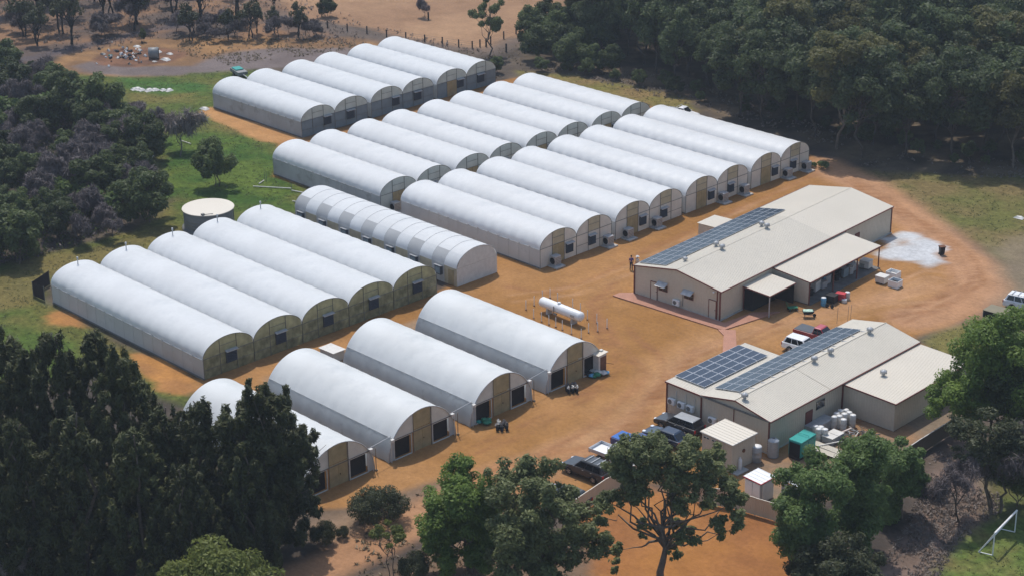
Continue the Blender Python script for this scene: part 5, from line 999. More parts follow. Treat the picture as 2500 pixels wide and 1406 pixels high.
panel_fence('grey brown metal fence running back along the right side of the near shed', [(57.81, -14.31), (56.37, -6.44), (56.05, -1.45), (55.80, 4.65)], 1.6, mat('grey_fence_steel', S(112, 98, 84), .7, .1, .8), capm=M_offw)
t = thing('paddock_fence', 'dark post and rail fence along the track at the edge of the dry paddock', 'fence', (*(-100.91, 59.20), 0))
fp = [(-118.70, 54.69), (-113.74, 56.23), (-108.86, 57.75), (-105.92, 58.99), (-101.97, 60.07), (-98.27, 61.32), (-94.00, 62.03), (-90.43, 63.20), (-86.96, 64.32), (-83.66, 65.28), (-80.55, 66.09), (-78.18, 66.93), (-78.00, 68.50), (-78.21, 71.13), (-78.89, 74.79), (-79.68, 78.43), (-81.94, 84.56), (-82.50, 89.82)]
q0 = (-100.91, 59.20); b = MB()
for i, q in enumerate(fp):
    MB().box((q[0] - q0[0], q[1] - q0[1], .65), (.16, .16, 1.3)).ob('post', M_char, t)
for p_, q in zip(fp[:-1], fp[1:]):
    for z in (.5, .85, 1.15): b.tube([(p_[0] - q0[0], p_[1] - q0[1], z), (q[0] - q0[0], q[1] - q0[1], z)], .015, 4)
b.ob('wire', M_frame, t)
for i, q in enumerate(((-72.67, 69.35), (-77.45, 69.37), (-97.50, 74.57))): MB().box((0, 0, .7), (.2, .2, 1.4)).ob('fence_post', M_char, loc=(*q, 0), label='stout dark post standing alone near the dry paddock fence', cat='post', group='lone posts by the paddock')
t = thing('screen_fence', 'low dark shade cloth screen at the far left corner of the joined greenhouses', 'screen', (*(-36.76, -38.59), 0))
q0 = (-36.76, -38.59); sc_pts = [(-38.71, -36.24), (-37.15, -39.31), (-34.84, -39.23)]
for (p_, q) in zip(sc_pts[:-1], sc_pts[1:]): MB().slab([(p_[0] - q0[0], p_[1] - q0[1], 0.05), (q[0] - q0[0], q[1] - q0[1], .05), (q[0] - q0[0], q[1] - q0[1], 1.7), (p_[0] - q0[0], p_[1] - q0[1], 1.7)], (1, .3, 0), .03).ob('cloth_panel', M_net, t)
for p_ in sc_pts: MB().tube([(p_[0] - q0[0], p_[1] - q0[1], 0), (p_[0] - q0[0], p_[1] - q0[1], 1.8)], .04, 6).ob('post', M_frame, t)

# ---------------------------------------------------------------- goal, pipes, rubbish
ga, gb = (70.81, -12.72), (70.03, -8.07)
gd = Vector((gb[0] - ga[0], gb[1] - ga[1], 0)); gn = Vector((69.68 - ga[0], -13.08 - ga[1], 0))
t = thing('football_goal', 'white football goal frame standing on the green pitch', 'goal', (*ga, 0))
for o_ in (Vector((0, 0, 0)), gd):
    MB().tube([o_, o_ + Vector((0, 0, 2.1))], .055, 8).ob('upright', M_white, t); MB().tube([o_, o_ + gn], .05, 8).ob('base_bar', M_white, t); MB().tube([o_ + gn, o_ + Vector((0, 0, 2.1)) * .98], .045, 8).ob('brace', M_white, t)
MB().tube([Vector((0, 0, 2.1)), gd + Vector((0, 0, 2.1))], .09, 8).ob('crossbar', M_white, t); MB().tube([gn, gn + gd], .05, 8).ob('rear_bar', M_white, t)
for a, c, lab in (((-49.06, 0.44), (-44.69, 3.32), 'long white pipe lying on the grass left of the middle greenhouses'), ((-44.14, 2.96), (-41.36, 3.66), 'short white pipe end poking out by the ribbed greenhouse'), ((-40.82, 0.50), (-39.53, 0.88), 'thin white pipe lying on bright grass near the water tank'), ((-49.30, 1.56), (-49.85, 2.85), 'bent white pipe stub standing on the grass'),
                  ((-71.90, 5.16), (-69.75, 5.17), 'pale pole lying in the grass beside the bare tree'), ((-58.09, 1.89), (-57.17, 1.82), 'short pale board lying beside the round bush'), ((-72.22, -8.58), (-73.47, -6.87), 'pale fallen branch in the scrub'), ((-68.79, -1.89), (-70.49, -0.06), 'pale fallen stick under the bare trees')):
    MB().tube([(0, 0, .1), (c[0] - a[0], c[1] - a[1], .14)], .07, 6).ob('pipe', M_offw, loc=(*a, 0), label=lab, cat='pipe')
for q in ((-50.61, 3.49), (-49.48, 2.97), (-44.27, 3.06)): MB().tube([(0, 0, 0), (0, 0, 1.5)], .03, 5).ob('stake', M_frame, loc=(*q, 0), label='thin dark stake in the grass left of the middle greenhouses', cat='stake', group='stakes in the left grass')
t = thing('rubbish_pile', 'sprawling pile of torn white and green plastic rubbish on the bare bank', 'rubbish pile', (*(-116.75, 25.66), 0))
for i in range(70):
    x, y = rnd.gauss(0, 2.6), rnd.gauss(0, 3.2); x, y = x * .75 - y * .6, x * .6 + y * .75; s = rnd.uniform(.2, .65); a = rnd.uniform(0, PI)
    m_ = rnd.choice([M_offw, M_galv, M_black, M_black, M_teal if i % 3 == 0 else M_dark, M_galv, M_rust, M_conc]); b = MB()
    b.hexa([(x + s * math.cos(a + PI / 2 * k) * rnd.uniform(.5, 1.2), y + s * math.sin(a + PI / 2 * k) * rnd.uniform(.3, .9), .02) for k in range(4)], [(x + s * math.cos(a + PI / 2 * k) * rnd.uniform(.3, .8), y + s * math.sin(a + PI / 2 * k) * rnd.uniform(.2, .6), rnd.uniform(.05, .4)) for k in range(4)]); b.ob('rubbish_piece', m_, t)
t = thing('dark_drum', 'dark green drum lying on its side beside the rubbish pile', 'drum', (*(-111.61, 27.44), 0), .9); MB().lathe([(.85, -.8), (.9, -.78), (.9, .78), (.85, .8)], (0, 0, .88), 20, axis='x').ob('body', M_steel2, t); MB().lathe([(.78, .801), (.78, .82)], (0, 0, .88), 20, axis='x').ob('mouth', M_dark, t)
for q, s, lab in (((-109.36, 28.21), .9, 'white crumpled sheet right of the dark drum'), ((-114.34, 30.02), .8, 'pale board sticking up behind the dark drum'), ((-111.80, 30.68), .6, 'small pale scrap at the right end of the bank'), ((-119.65, 29.58), .7, 'white scrap behind the rubbish pile'), ((-117.99, 12.39), .7, 'white scrap on the straw bank by the dark woods'), ((-117.00, 9.42), .6, 'white lump beside the dark woods'), ((-82.37, 16.56), .8, 'white bag at the corner of the sand strip'), ((28.76, 59.29), .65, 'pale board lying in the right hand grass')):
    b = MB(); b.hexa([(-s, -s * .6, 0), (s, -s * .5, 0), (s * .8, s * .6, 0), (-s * .9, s * .5, 0)], [(-s * .5, -s * .3, .35 * s), (s * .6, -s * .2, .25 * s), (s * .4, s * .3, .4 * s), (-s * .5, s * .2, .3 * s)]); b.ob('scrap_sheet', M_offw, loc=(*q, 0), label=lab, cat='scrap')
t = thing('boat_trailer', 'dark green trailer frame on the gravel behind the farthest greenhouses', 'trailer', (*(-93.09, 30.80), 0), -.25)
MB().box((0, 0, .75), (3.4, 1.6, .5)).ob('body', M_steel2, t); MB().box((-.5, 0, 1.05), (1.8, 1.3, .25)).ob('cover', M_teal, t); MB().tube([(1.7, 0, .6), (5.0, 0, .5)], .08, 6).ob('drawbar', M_galv, t)
for sg in (-1, 1): wheel(t, -.2, sg * .8, .36)
for a, c, lab in (((-98.76, 15.13), (-96.36, 16.49), 'pale heap of old film lying in the green grass, left one'), ((-96.46, 16.71), (-94.21, 18.54), 'pale heap of old film lying in the green grass, right one'), ((-113.22, 10.44), (-106.10, 9.69), 'long pale strip of broken rubble by the dark woods')):
    b = MB(); d = Vector((c[0] - a[0], c[1] - a[1]))
    for i in range(16):
        f = rnd.random(); s = rnd.uniform(.2, .6); x, y = d.x * f + rnd.uniform(-.4, .4), d.y * f + rnd.uniform(-.4, .4)
        b.hexa([(x - s, y - s * .7, 0), (x + s, y - s, 0), (x + s * .9, y + s, 0), (x - s, y + s * .8, 0)], [(x - s * .4, y - s * .4, s * .5), (x + s * .5, y - s * .3, s * .4), (x + s * .3, y + s * .4, s * .55), (x - s * .4, y + s * .3, s * .45)])
    b.ob('rubble', M_offw if 'film' in lab else M_conc, loc=(*a, 0), label=lab, cat='rubble')

# ---------------------------------------------------------------- trees
LM = dict(
 forest=leafmat('forest_leaves', (0.044, 0.066, 0.028), (0.120, 0.155, 0.056), .45, .5),
 olive=leafmat('olive_leaves', (0.087, 0.091, 0.030), (0.189, 0.179, 0.058), .45, .4),
 euc=leafmat('eucalypt_leaves', (0.078, 0.100, 0.039), (0.209, 0.231, 0.088), .35, .35),
 bright=leafmat('bright_leaves', (0.071, 0.127, 0.026), (0.218, 0.302, 0.058), .45, .25),
 bright2=leafmat('wattle_leaves', (0.076, 0.137, 0.044), (0.222, 0.311, 0.085), .45, .25),
 she=leafmat('sheoak_needles', (0.029, 0.038, 0.013), (0.106, 0.114, 0.036), .25, .4),
 yellow=leafmat('yellow_green_leaves', (0.084, 0.110, 0.022), (0.228, 0.252, 0.066), .45, .2),
 bush=leafmat('bush_leaves', (0.040, 0.064, 0.023), (0.128, 0.159, 0.048), .45, .6),
 darkb=leafmat('dark_shrub_leaves', (0.029, 0.041, 0.020), (0.096, 0.100, 0.041), .28, .3),
 weed=leafmat('weed_leaves', (0.058, 0.106, 0.026), (0.156, 0.204, 0.066), .45, .3),
 dead=leafmat('bare_twigs', (.080, .064, .066), (.17, .14, .138), .1, .5),
 deadg=leafmat('grey_bare_twigs', (0.169, 0.137, 0.125), (0.338, 0.286, 0.247), .1, .3))
def bent(rg, a, b, k=5, amp=.06):
    a, b = np.array(a, float), np.array(b, float); L = np.linalg.norm(b - a); pts = [a + (b - a) * i / (k - 1) for i in range(k)]
    for i in range(1, k - 1): pts[i] = pts[i] + rg.normal(size=3) * L * amp * np.array([1, 1, .4])
    return pts
def crown_tree(seed, H, W, cb, ncl, nleaf, size, leaf, bark, cr=.2, flat=.75, shape='ellip', tr=.02, lean=0, vert=0.0, shell=.45, up=.35, aspect=1.6, stems=1, lo=-.5, limb=.7):
    rg = np.random.default_rng(seed); cl = []; mid = (cb + H) / 2; hz = (H - cb) / 2
    lx = lean * H * .35
    for i in range(ncl):
        if shape == 'ellip':
            while True:
                d = rg.normal(size=3); d /= np.linalg.norm(d)
                if d[2] > lo: break
            r = .35 + .6 * rg.random() ** .6; s = W * cr * (.7 + .6 * rg.random())
            cl.append((d[0] * W / 2 * r + lx, d[1] * W / 2 * r, mid + d[2] * hz * r, s, s, s * flat))
        else:
            f = rg.random() ** 1.05; a = rg.random() * 2 * PI; rr = W / 2 * (1 - f) ** .55 * min(1, .55 + f * 1.6) * (.25 + .75 * rg.random() ** .6) + .1
            s = W * cr * (1.05 - .6 * f) * (.7 + .6 * rg.random()); cl.append((math.cos(a) * rr, math.sin(a) * rr, cb + (H - cb) * f * .93, s, s, s * (1.5 + 1.2 * rg.random())))
    if shape == 'cone':
        for i in range(9): cl.append((rg.normal() * W * .07, rg.normal() * W * .07, H - 1.0 - H * .03 * i, .26 + .04 * i, .26 + .04 * i, .9))
    V, F = leaf_cloud(rg, cl, nleaf, size, up, vert, shell, aspect)
    b = MB(); r0 = H * tr
    for s in range(stems):
        base = np.array([rg.normal() * .25 * (stems > 1), rg.normal() * .25 * (stems > 1), -.1]); topz = cb + (H - cb) * (.55 if shape == 'ellip' else .95)
        tp = np.array([lx * .8 + rg.normal() * W * .06 * stems, rg.normal() * W * .06 * stems, topz])
        path = bent(rg, base, tp, 7, .035); b.tube(path, [r0 * (1.15 - .85 * i / 6) / stems ** .5 for i in range(7)], 7)
        for c in cl[s::stems]:
            if rg.random() > limb or shape != 'ellip': continue
            st = path[min(6, max(1, int(2 + rg.random() * 4)))]
            if c[2] < st[2] - 1.0: continue
            b.tube(bent(rg, st, (c[0], c[1], c[2]), 5, .07), [r0 * q for q in (.45, .36, .27, .19, .10)], 5)
    return (b.mesh('trunk', bark), np_mesh('crown', V, F, leaf))
def bare_tree(seed, H, W, bark, twig, ntw=2600, up=.9, stems=1, twl=.55):
    rg = np.random.default_rng(seed); b = MB(); tips = []
    def grow(p, d, L, r, lv):
        q = p + d * L; m = p + d * L * .5 + rg.normal(size=3) * L * .06; b.tube([p, m, q], [r, r * .85, r * .62], 5 if lv < 2 else 4, cap=False)
        if lv >= 3: tips.append((q[0], q[1], q[2], L * .8, L * .8, L * .8)); return
        for i in range(3 if lv else 4):
            e = d * .75 + rg.normal(size=3) * .62; e[2] = abs(e[2]) * up + .1; e /= np.linalg.norm(e); grow(p + d * L * (.55 + .45 * rg.random()) if i else q, e, L * (.62 + .2 * rg.random()), r * .58, lv + 1)
    for s in range(stems):
        d = np.array([rg.normal() * .22, rg.normal() * .22, 1]); d /= np.linalg.norm(d); grow(np.array([rg.normal() * .15 * stems, rg.normal() * .15 * stems, -.05]), d, H * .36, H * .012 + .025, 0)
    V, F = leaf_cloud(rg, tips, ntw, twl, .3, .9, .1, 5.5)
    return (b.mesh('trunk', bark), np_mesh('crown', V, F, twig))
CAMH = (0.72, -0.69)     # horizontal direction in which these crowns get their depth
def crown_from(seed, bl, nleaf, size, leaf, bark, sub=8, sr=.55, el=.8, stems=1, r0=.2, fork=.35, vert=0., shell=.3, up=.6, aspect=1.6, deep=1.0):
    """crown grown round given limbs' ends (x, y, z, radius)"""
    rg = np.random.default_rng(seed); cl = []; b = MB(); top = max(q[2] for q in bl)
    cx, cy = np.mean([q[0] for q in bl]), np.mean([q[1] for q in bl]); spread = max(1.5, 1.2 * np.std([math.hypot(q[0] - cx, q[1] - cy) for q in bl]) + 1.5)
    for x, y, z, r in bl:
        for dd in (rg.uniform(.1, .8) * spread * deep, -rg.uniform(.1, .8) * spread * deep):
            x0, y0 = x + CAMH[0] * dd + rg.normal() * r * .2, y + CAMH[1] * dd + rg.normal() * r * .2; rr = r * (1.08 if dd > 0 else .95)
            for k in range(sub):
                d = rg.normal(size=3); d /= np.linalg.norm(d); s = rr * sr * (.6 + .7 * rg.random()); q = (.15 + .85 * rg.random()) * rr
                cl.append((x0 + d[0] * q, y0 + d[1] * q, max(z + d[2] * q, s * .4), s, s, s * el))
    V, F = leaf_cloud(rg, cl, nleaf, size, up, vert, shell, aspect); V[:, 2] = np.maximum(V[:, 2], .03)
    for s in range(stems):
        base = np.array([rg.normal() * .3 * (stems > 1), rg.normal() * .3 * (stems > 1), -.1]); tp = np.array([cx * .55 + rg.normal() * .5 * (stems > 1), cy * .55 + rg.normal() * .5 * (stems > 1), top * (.62 if fork > .2 else .95)])
        path = bent(rg, base, tp, 8, .03); b.tube(path, [r0 * (1.15 - .8 * i / 7) / stems ** .5 for i in range(8)], 8)
        for c in [(q[0] + rg.normal() * .4, q[1] + rg.normal() * .4, q[2] - q[3] * .3) for q in bl][s::stems]:
            lo = min(6, max(1, int(8 * fork + rg.random() * 3))); st = path[lo]
            if c[2] < st[2] - 1.5: continue
            b.tube(bent(rg, st, c[:3], 6, .08), [r0 * q / stems ** .4 for q in (.42, .34, .27, .2, .14, .07)], 5)
    return (b.mesh('trunk', bark), np_mesh('crown', V, F, leaf))
PROT = {}
for k in range(5):
    PROT['forest', k] = crown_tree(100 + k, 15, 8.6, 3.0, 40, 9500, .34, LM['forest'], M_barkd, .16, .8, tr=.011, shell=.3, lo=-.8, up=.6)
    PROT['olive', k] = crown_tree(120 + k, 15, 8.8, 3.6, 40, 9500, .33, LM['olive'], M_bark, .14, .7, tr=.011, shell=.3, lo=-.75, up=.6)
for k in range(4): PROT['bush', k] = crown_tree(140 + k, 6, 5.6, .6, 30, 6500, .28, LM['bush'], M_bark, .155, .85, tr=.016, stems=2, lo=-.8, up=.6)
for k in range(3): PROT['burnt', k] = crown_tree(150 + k, 9, 5, 3.0, 18, 1300, .34, LM['darkb'], M_char, .15, 1.1, tr=.022, vert=.6, stems=2, limb=1)
for k in range(4): PROT['dead', k] = bare_tree(160 + k, 6, 5, M_twig, LM['dead'], 4500, twl=.2)
for k in range(2): PROT['deadg', k] = bare_tree(170 + k, 6, 5, M_twigp, LM['deadg'], 1500, twl=.28)
for k in range(4): PROT['sheoak', k] = crown_tree(180 + k, 15, 9.0, .8, 170, 30000, .2, LM['she'], M_bark, .056, 1, 'cone', tr=.012, vert=.7, shell=.1, up=.35, aspect=2.6)
for k in range(2): PROT['weed', k] = crown_tree(190 + k, 1.6, 2.6, .05, 14, 700, .26, LM['weed'], M_bark, .2, .8, tr=.01)
def tree(key, p, rz, s, name, label, group=None, cat='tree', sxy=None):
    t = thing(name, label, cat, (p[0], p[1], 0), rz, group); tm, cm = PROT[key] if key in PROT else key
    link('trunk', tm, t); link('crown', cm, t); t.scale = (sxy or s, sxy or s, s); return t
rt = random.Random(21)
def scatter(poly, dmin, nmax, avoid=()):
    xs = [p[0] for p in poly]; ys = [p[1] for p in poly]; out = []
    P = np.array([[rt.uniform(min(xs), max(xs)), rt.uniform(min(ys), max(ys))] for _ in range(nmax * 40)])
    ins = sdist(P[:, 0], P[:, 1], poly) > 0
    for av in avoid: ins &= sdist(P[:, 0], P[:, 1], av) < 0
    for x, y in P[ins]:
        if len(out) >= nmax: break
        if all((x - a) ** 2 + (y - b) ** 2 > dmin * dmin for a, b in out): out.append((x, y))
    return out
# the tall forest behind
for x, y in scatter([(-96.0, 113.6), (-65.1, 79.2), (-47.8, 74.0), (-33.7, 71.3), (-23.1, 68.0), (-14.0, 65.9), (-6.0, 64.7), (1.0, 64.6), (11.1, 69.0), (24.0, 80.2), (-31.0, 174.1)], 4.6, 240):
    k = rt.randrange(5); zn = ('front ' if y - .45 * x < 72 else 'deeper ') + 'part of the forest, ' + ('left' if x + y < 50 else 'middle' if x + y < 95 else 'right') + ' third'; ol = rt.random() < .22; s = rt.uniform(.78, 1.18)
    if ol: tree(('olive', k), (x, y), rt.random() * 6, s, 'eucalyptus_tree', 'olive toned eucalypt in the ' + zn, 'olive trees in the forest')
    else: tree(('forest', k), (x, y), rt.random() * 6, s, 'forest_tree', 'tall dark green tree in the ' + zn, 'dark trees of the forest')
for x, y in scatter([(-65.7, 68.5), (-77.0, 78.7), (-78.7, 88.3), (-62.0, 78.8), (-53.6, 76.6), (-50.7, 69.7), (-57.6, 69.5)], 2.6, 16):
    tree(('bush', rt.randrange(4)), (x, y), rt.random() * 6, rt.uniform(.7, 1.15), 'forest_shrub', 'green shrub at the left end of the forest beside the dry paddock', 'shrubs at the forest end', 'shrub')
for x, y in scatter([(-63.3, 64.2), (-54.4, 66.2), (-43.3, 69.0), (-32.1, 69.3), (-17.0, 69.7), (-4.3, 70.0), (10.1, 70.4), (18.9, 76.5), (17.0, 79.4), (-7.1, 73.8), (-35.5, 73.4), (-59.3, 71.2)], 3.2, 26):
    tree(('bush', rt.randrange(4)), (x, y), rt.random() * 6, rt.uniform(.22, .5), 'forest_shrub', 'low shrub under the front edge of the forest', 'low shrubs under the forest', 'shrub')
# woods on the left
WOOD = [(-134.6, 6.7), (-118.0, 7.5), (-105.9, 7.4), (-93.5, 7.4), (-83.8, 3.2), (-69.8, -1.4), (-61.9, -8.0), (-53.0, -12.7), (-46.6, -21.8), (-47.3, -31.1), (-48.4, -41.3)]
for i, (x, y) in enumerate(scatter(WOOD, 3.1, 98)):
    r_ = rt.random(); zn = 'upper part' if x + y * .3 < -75 else 'middle part' if x + y * .3 < -58 else 'lower part'
    if r_ < .34: tree(('bush', rt.randrange(4)), (x, y), rt.random() * 6, rt.uniform(.5, 1.1), 'woodland_tree', 'dark green bushy tree in the ' + zn + ' of the woods left of the greenhouses', 'green trees of the left woods')
    elif r_ < .84: tree(('dead', rt.randrange(4)), (x, y), rt.random() * 6, rt.uniform(.6, 1.1), 'bare_tree', 'leafless purplish grey tree in the ' + zn + ' of the woods left of the greenhouses', 'bare trees of the left woods')
    else: tree(('weed', rt.randrange(2)), (x, y), rt.random() * 6, rt.uniform(1.2, 2.2), 'woodland_shrub', 'light green low shrub in the ' + zn + ' of the woods left of the greenhouses', 'light shrubs of the left woods', 'shrub')
# burnt trees along the top left
for x, y in scatter([(-178.1, 32.6), (-160.5, 53.6), (-140.3, 63.5), (-125.8, 60.1), (-118.3, 47.4), (-125.5, 40.6), (-125.5, 33.1), (-127.5, 23.9), (-133.4, 16.6), (-135.9, 8.9)], 5.0, 34):
    if rt.random() < .62: tree(('burnt', rt.randrange(3)), (x, y), rt.random() * 6, rt.uniform(.8, 1.35), 'burnt_tree', 'blackened thin crowned tree on the burnt ground at the upper left', 'burnt trees at the upper left')
    else: tree(('dead', rt.randrange(4)), (x, y), rt.random() * 6, rt.uniform(.7, 1.2), 'bare_tree', 'bare grey tree on the burnt ground at the upper left', 'bare trees at the upper left')
for x, y in scatter([(-122.1, 38.2), (-118.3, 47.4), (-110.0, 53.3), (-102.3, 54.3), (-107.2, 46.0), (-115.1, 37.5)], 2.6, 22): tree(('dead' if rt.random() < .6 else 'burnt', rt.randrange(3)), (x, y), rt.random() * 6, rt.uniform(.45, .8), 'burnt_sapling', 'thin charred sapling beside the green strip behind the gravel loop', 'charred saplings', 'sapling')
# single trees one can name
def one(key, base, h, ph, name, label, rz=0, wide=1.0, cat='tree', group=None):
    s = h / ph; return tree(key, base, rz, s, name, label, group, cat, s * wide)
one(('dead', 1), (-129.50, 28.61), 4.52, 6, 'bare_tree', 'wide round leafless tree standing above the gravel loop at the upper left', 1, 1.25)
one(('burnt', 0), (-132.15, 38.17), 6.48, 9, 'burnt_tree', 'large forked burnt tree right of the round leafless tree', 2, 1.2)
one(('burnt', 1), (-138.85, 19.80), 7.89, 9, 'burnt_tree', 'leaning burnt tree at the far left above the dark track', 3, 1.1)
one(('burnt', 2), (-136.60, 20.82), 4.94, 9, 'burnt_tree', 'dense burnt tree pair at the far left above the dark track', 4, 1.2)
one(('bush', 2), (-121.56, 32.07), 2.46, 6, 'dark_shrub', 'upright dark shrub pair at the edge of the straw bank', 4, .5, 'shrub')
one(('bush', 1), (-112.12, 64.00), 3.65, 6, 'paddock_tree', 'dark round tree in the paddock at the top, left of the bare one', 1, .95)
one(('dead', 2), (-104.87, 53.26), 3.88, 6, 'bare_tree', 'small grey leafless tree beside the paddock fence', 1, 1.1)
one(('dead', 0), (-99.63, 75.71), 3.78, 6, 'bare_tree', 'bare brownish tree alone in the middle of the dry paddock', 2, .8)
one(('burnt', 1), (-123.08, 60.55), 4.06, 9, 'burnt_tree', 'burnt tree at the very top left of the paddock', 2, 1)
PT = crown_tree(301, 12, 7.5, 4.6, 19, 6000, .30, LM['euc'], M_bark, .125, .75, tr=.014, shell=.3, lo=-.9, limb=1)
one(PT, (-72.90, 65.71), 10.50, 12, 'gum_tree', 'tall slender gum tree standing alone between paddock and greenhouses', 1.3, .86)
one(('bush', 0), (-65.05, 59.93), 2.65, 6, 'dark_shrub', 'dark round shrub at the foot of the tall slender gum tree', 1, 1.0, 'shrub')
one(('bush', 3), (-52.83, -2.73), 6.86, 6, 'round_tree', 'dark rounded tree alone on the bright grass left of the middle greenhouses', 2, .85)
one(('deadg', 0), (-66.24, 0.80), 7.19, 6, 'bare_tree', 'bare vase shaped tree left of the farthest greenhouses', .5, .95)
one(('dead', 3), (-73.31, 2.27), 5.02, 6, 'bare_tree', 'thin bare tree next to the vase shaped one', 1.5, .8)
one(('bush', 1), (-82.65, -0.96), 9.15, 6, 'large_bush_tree', 'large dark tree standing out at the edge of the left woods near the gravel', 2.5, .95)
one(('bush', 0), (-86.88, -2.35), 7.89, 6, 'large_bush_tree', 'large dark tree just left of the one at the woods edge', .5, .9)
one(('bush', 2), (-48.09, -16.33), 7.27, 6, 'large_bush_tree', 'broad dark tree at the right edge of the left woods above the water tank', 1.5, 1.0)
one(('bush', 1), (-47.75, -35.27), 6.69, 6, 'large_bush_tree', 'grey green tree at the left edge above the five joined greenhouses', 3.5, 1.0)
one(('bush', 3), (-116.06, 7.76), 2.79, 6, 'dark_shrub', 'narrow dark shrub by the straw bank at the left', 3, .6, 'shrub')
# she-oaks, lower left
SH = [(520,1330,965,1.0), (470,1270,985,.9), (415,1330,990,1.05), (330,1260,830,1.0), (268,1215,795,1.05), (170,1235,790,1.0), (95,1230,835,.95), (30,1180,770,1.0), (-40,1200,790,1.1), (620,1390,1060,1.0), (350,1390,1030,1.1), (210,1390,990,1.05), (80,1400,1010,1.0), (-30,1390,960,1.1), (480,1420,1120,1.0)]
WHERE = ['between the spires and the middle of the clump', 'short one behind the clump near the leftmost poly tunnel', 'dark one in the middle of the clump', 'tall one right of the tallest pair near the joined greenhouses', 'tall one closest to the corner of the joined greenhouses',
         'tall one left of the joined greenhouses', 'lower one between two tall crowns at the left', 'tall one cut by the left edge', 'outermost one at the left edge', 'front one under the twin spires', 'front one under the middle of the clump', 'front one at the lower left', 'front one in the lower left corner', 'broad one cut by the lower left edge', 'lowest one behind the yellow green crown']
HTS = [14.15, 11.34, 13.21, 16.95, 16.82, 17.67, 15.79, 16.64, 16.54, 12.59, 13.72, 15.20, 14.80, 16.31, 11.39]
SP = [(22.8, -57.8), (18.1, -56.6), (20.2, -60.4), (13.9, -59.7), (9.4, -59.4), (8.1, -62.8), (5.9, -64.5), (0.7, -64.2), (0.3, -66.8), (28.6, -57.8), (22.0, -64.3), (18.6, -67.7), (16.0, -71.2), (12.7, -73.5), (26.8, -62.3)]
for i, (q, wh) in enumerate(zip(SH, WHERE)): one(('sheoak', i % 4), SP[i], HTS[i], 15, 'sheoak_tree', 'dark feathery she-oak, ' + wh, i * 1.3, q[3], group='she-oaks at the lower left')
YT = crown_tree(310, 7, 9.0, 1.5, 34, 16000, .18, LM['yellow'], M_bark, .14, .7, tr=.02)
one(YT, (35.38, -65.76), 8.02, 7, 'yellow_green_tree', 'yellow green rounded crown at the bottom edge before the she-oaks', 1, 1.0)
# trees along the front
def plant(seed, base, bl, name, label, leaf, n, size, **kw):
    tree(crown_from(seed, bl, n, size, LM[leaf], M_bark, **kw), base, 0, 1, name, label)
plant(320, (41.69, -45.28), [(-1.02, -1.12, 7.74, 1.41), (0.11, 0.12, 8.33, 1.27), (-1.61, -1.76, 6.06, 1.42), (-0.37, -0.41, 6.01, 1.75), (-1.94, -2.13, 4.09, 1.22), (-0.86, -0.94, 3.73, 1.77), (0.66, 0.72, 6.91, 1.41), (-1.34, -1.47, 2.01, 1.30), (0.03, 0.04, 2.53, 1.43), (0.74, 0.81, 4.24, 1.63), (-2.24, -2.45, 2.63, 0.75), (-0.44, -0.49, 8.58, 0.80)], 'leafy_tree', 'bright green dense leafy tree beside the dirt track at the bottom centre', 'bright', 51000, .19, stems=3, fork=.15)
plant(321, (48.51, -43.46), [(-2.26, -2.26, 9.80, 1.30), (-0.88, -0.88, 10.15, 1.37), (0.31, 0.31, 10.66, 1.04), (-1.82, -1.82, 7.58, 1.81), (-0.20, -0.20, 8.31, 1.64), (1.29, 1.30, 8.85, 1.18), (1.45, 1.46, 6.44, 1.25), (2.38, 2.38, 5.99, 1.06), (-0.21, -0.21, 5.70, 1.72), (-1.84, -1.84, 4.96, 1.59), (1.69, 1.69, 4.19, 1.20), (0.25, 0.25, 3.63, 1.33), (2.92, 2.92, 4.56, 0.86), (-2.44, -2.44, 3.15, 1.20), (-0.69, -0.69, 2.99, 1.13), (3.26, 3.26, 6.06, 0.66)], 'leafy_tree', 'darker leafy tree with two trunks over the end of the beige fence', 'euc', 45000, .2, stems=2, fork=.3)
plant(322, (54.12, -35.70), [(-1.86, -1.61, 11.96, 1.38), (-0.18, -0.15, 12.65, 1.31), (1.51, 1.31, 12.43, 1.31), (2.80, 2.43, 11.54, 1.12), (-2.71, -2.35, 10.35, 1.18), (-0.56, -0.49, 10.44, 1.51), (1.14, 0.99, 10.18, 1.32), (3.68, 3.20, 9.34, 1.12), (-3.31, -2.87, 7.76, 0.86), (-2.04, -1.78, 8.15, 1.13), (4.14, 3.60, 7.47, 0.86), (4.63, 4.02, 5.84, 0.53), (2.90, 2.52, 6.74, 0.73), (-3.72, -3.23, 6.12, 0.60), (0.73, 0.63, 7.94, 0.99), (2.40, 2.09, 9.28, 1.12), (3.58, 3.11, 5.15, 0.54), (-2.65, -2.30, 3.21, 0.54), (-2.84, -2.47, 1.90, 0.47), (1.00, 0.87, 5.03, 0.80), (1.65, 1.43, 4.76, 0.67), (4.56, 3.96, 8.45, 0.66), (-1.12, -0.97, 5.49, 0.60), (0.66, 0.57, 3.11, 0.54), (-2.91, -2.53, 11.51, 0.79), (-2.32, -2.02, 11.98, 0.85), (-1.41, -1.23, 9.22, 0.99), (0.29, 0.25, 11.14, 1.12)], 'gum_tree', 'open branching gum tree in front of the beige fence and hut', 'euc', 44000, .19, r0=.3, fork=.4, sub=8, sr=.45, deep=.6)
plant(323, (61.87, -25.77), [(-1.13, -0.81, 8.29, 1.42), (-0.04, -0.03, 9.14, 1.41), (1.00, 0.72, 8.13, 1.55), (-0.77, -0.56, 6.06, 1.63), (-1.64, -1.18, 4.07, 1.43), (0.35, 0.25, 4.66, 1.70), (-0.38, -0.27, 2.67, 1.58), (-1.98, -1.42, 5.94, 0.95)], 'wattle_tree', 'green wattle clump left part, right of the tiny white hut', 'bright2', 39000, .19, stems=3, fork=.15)
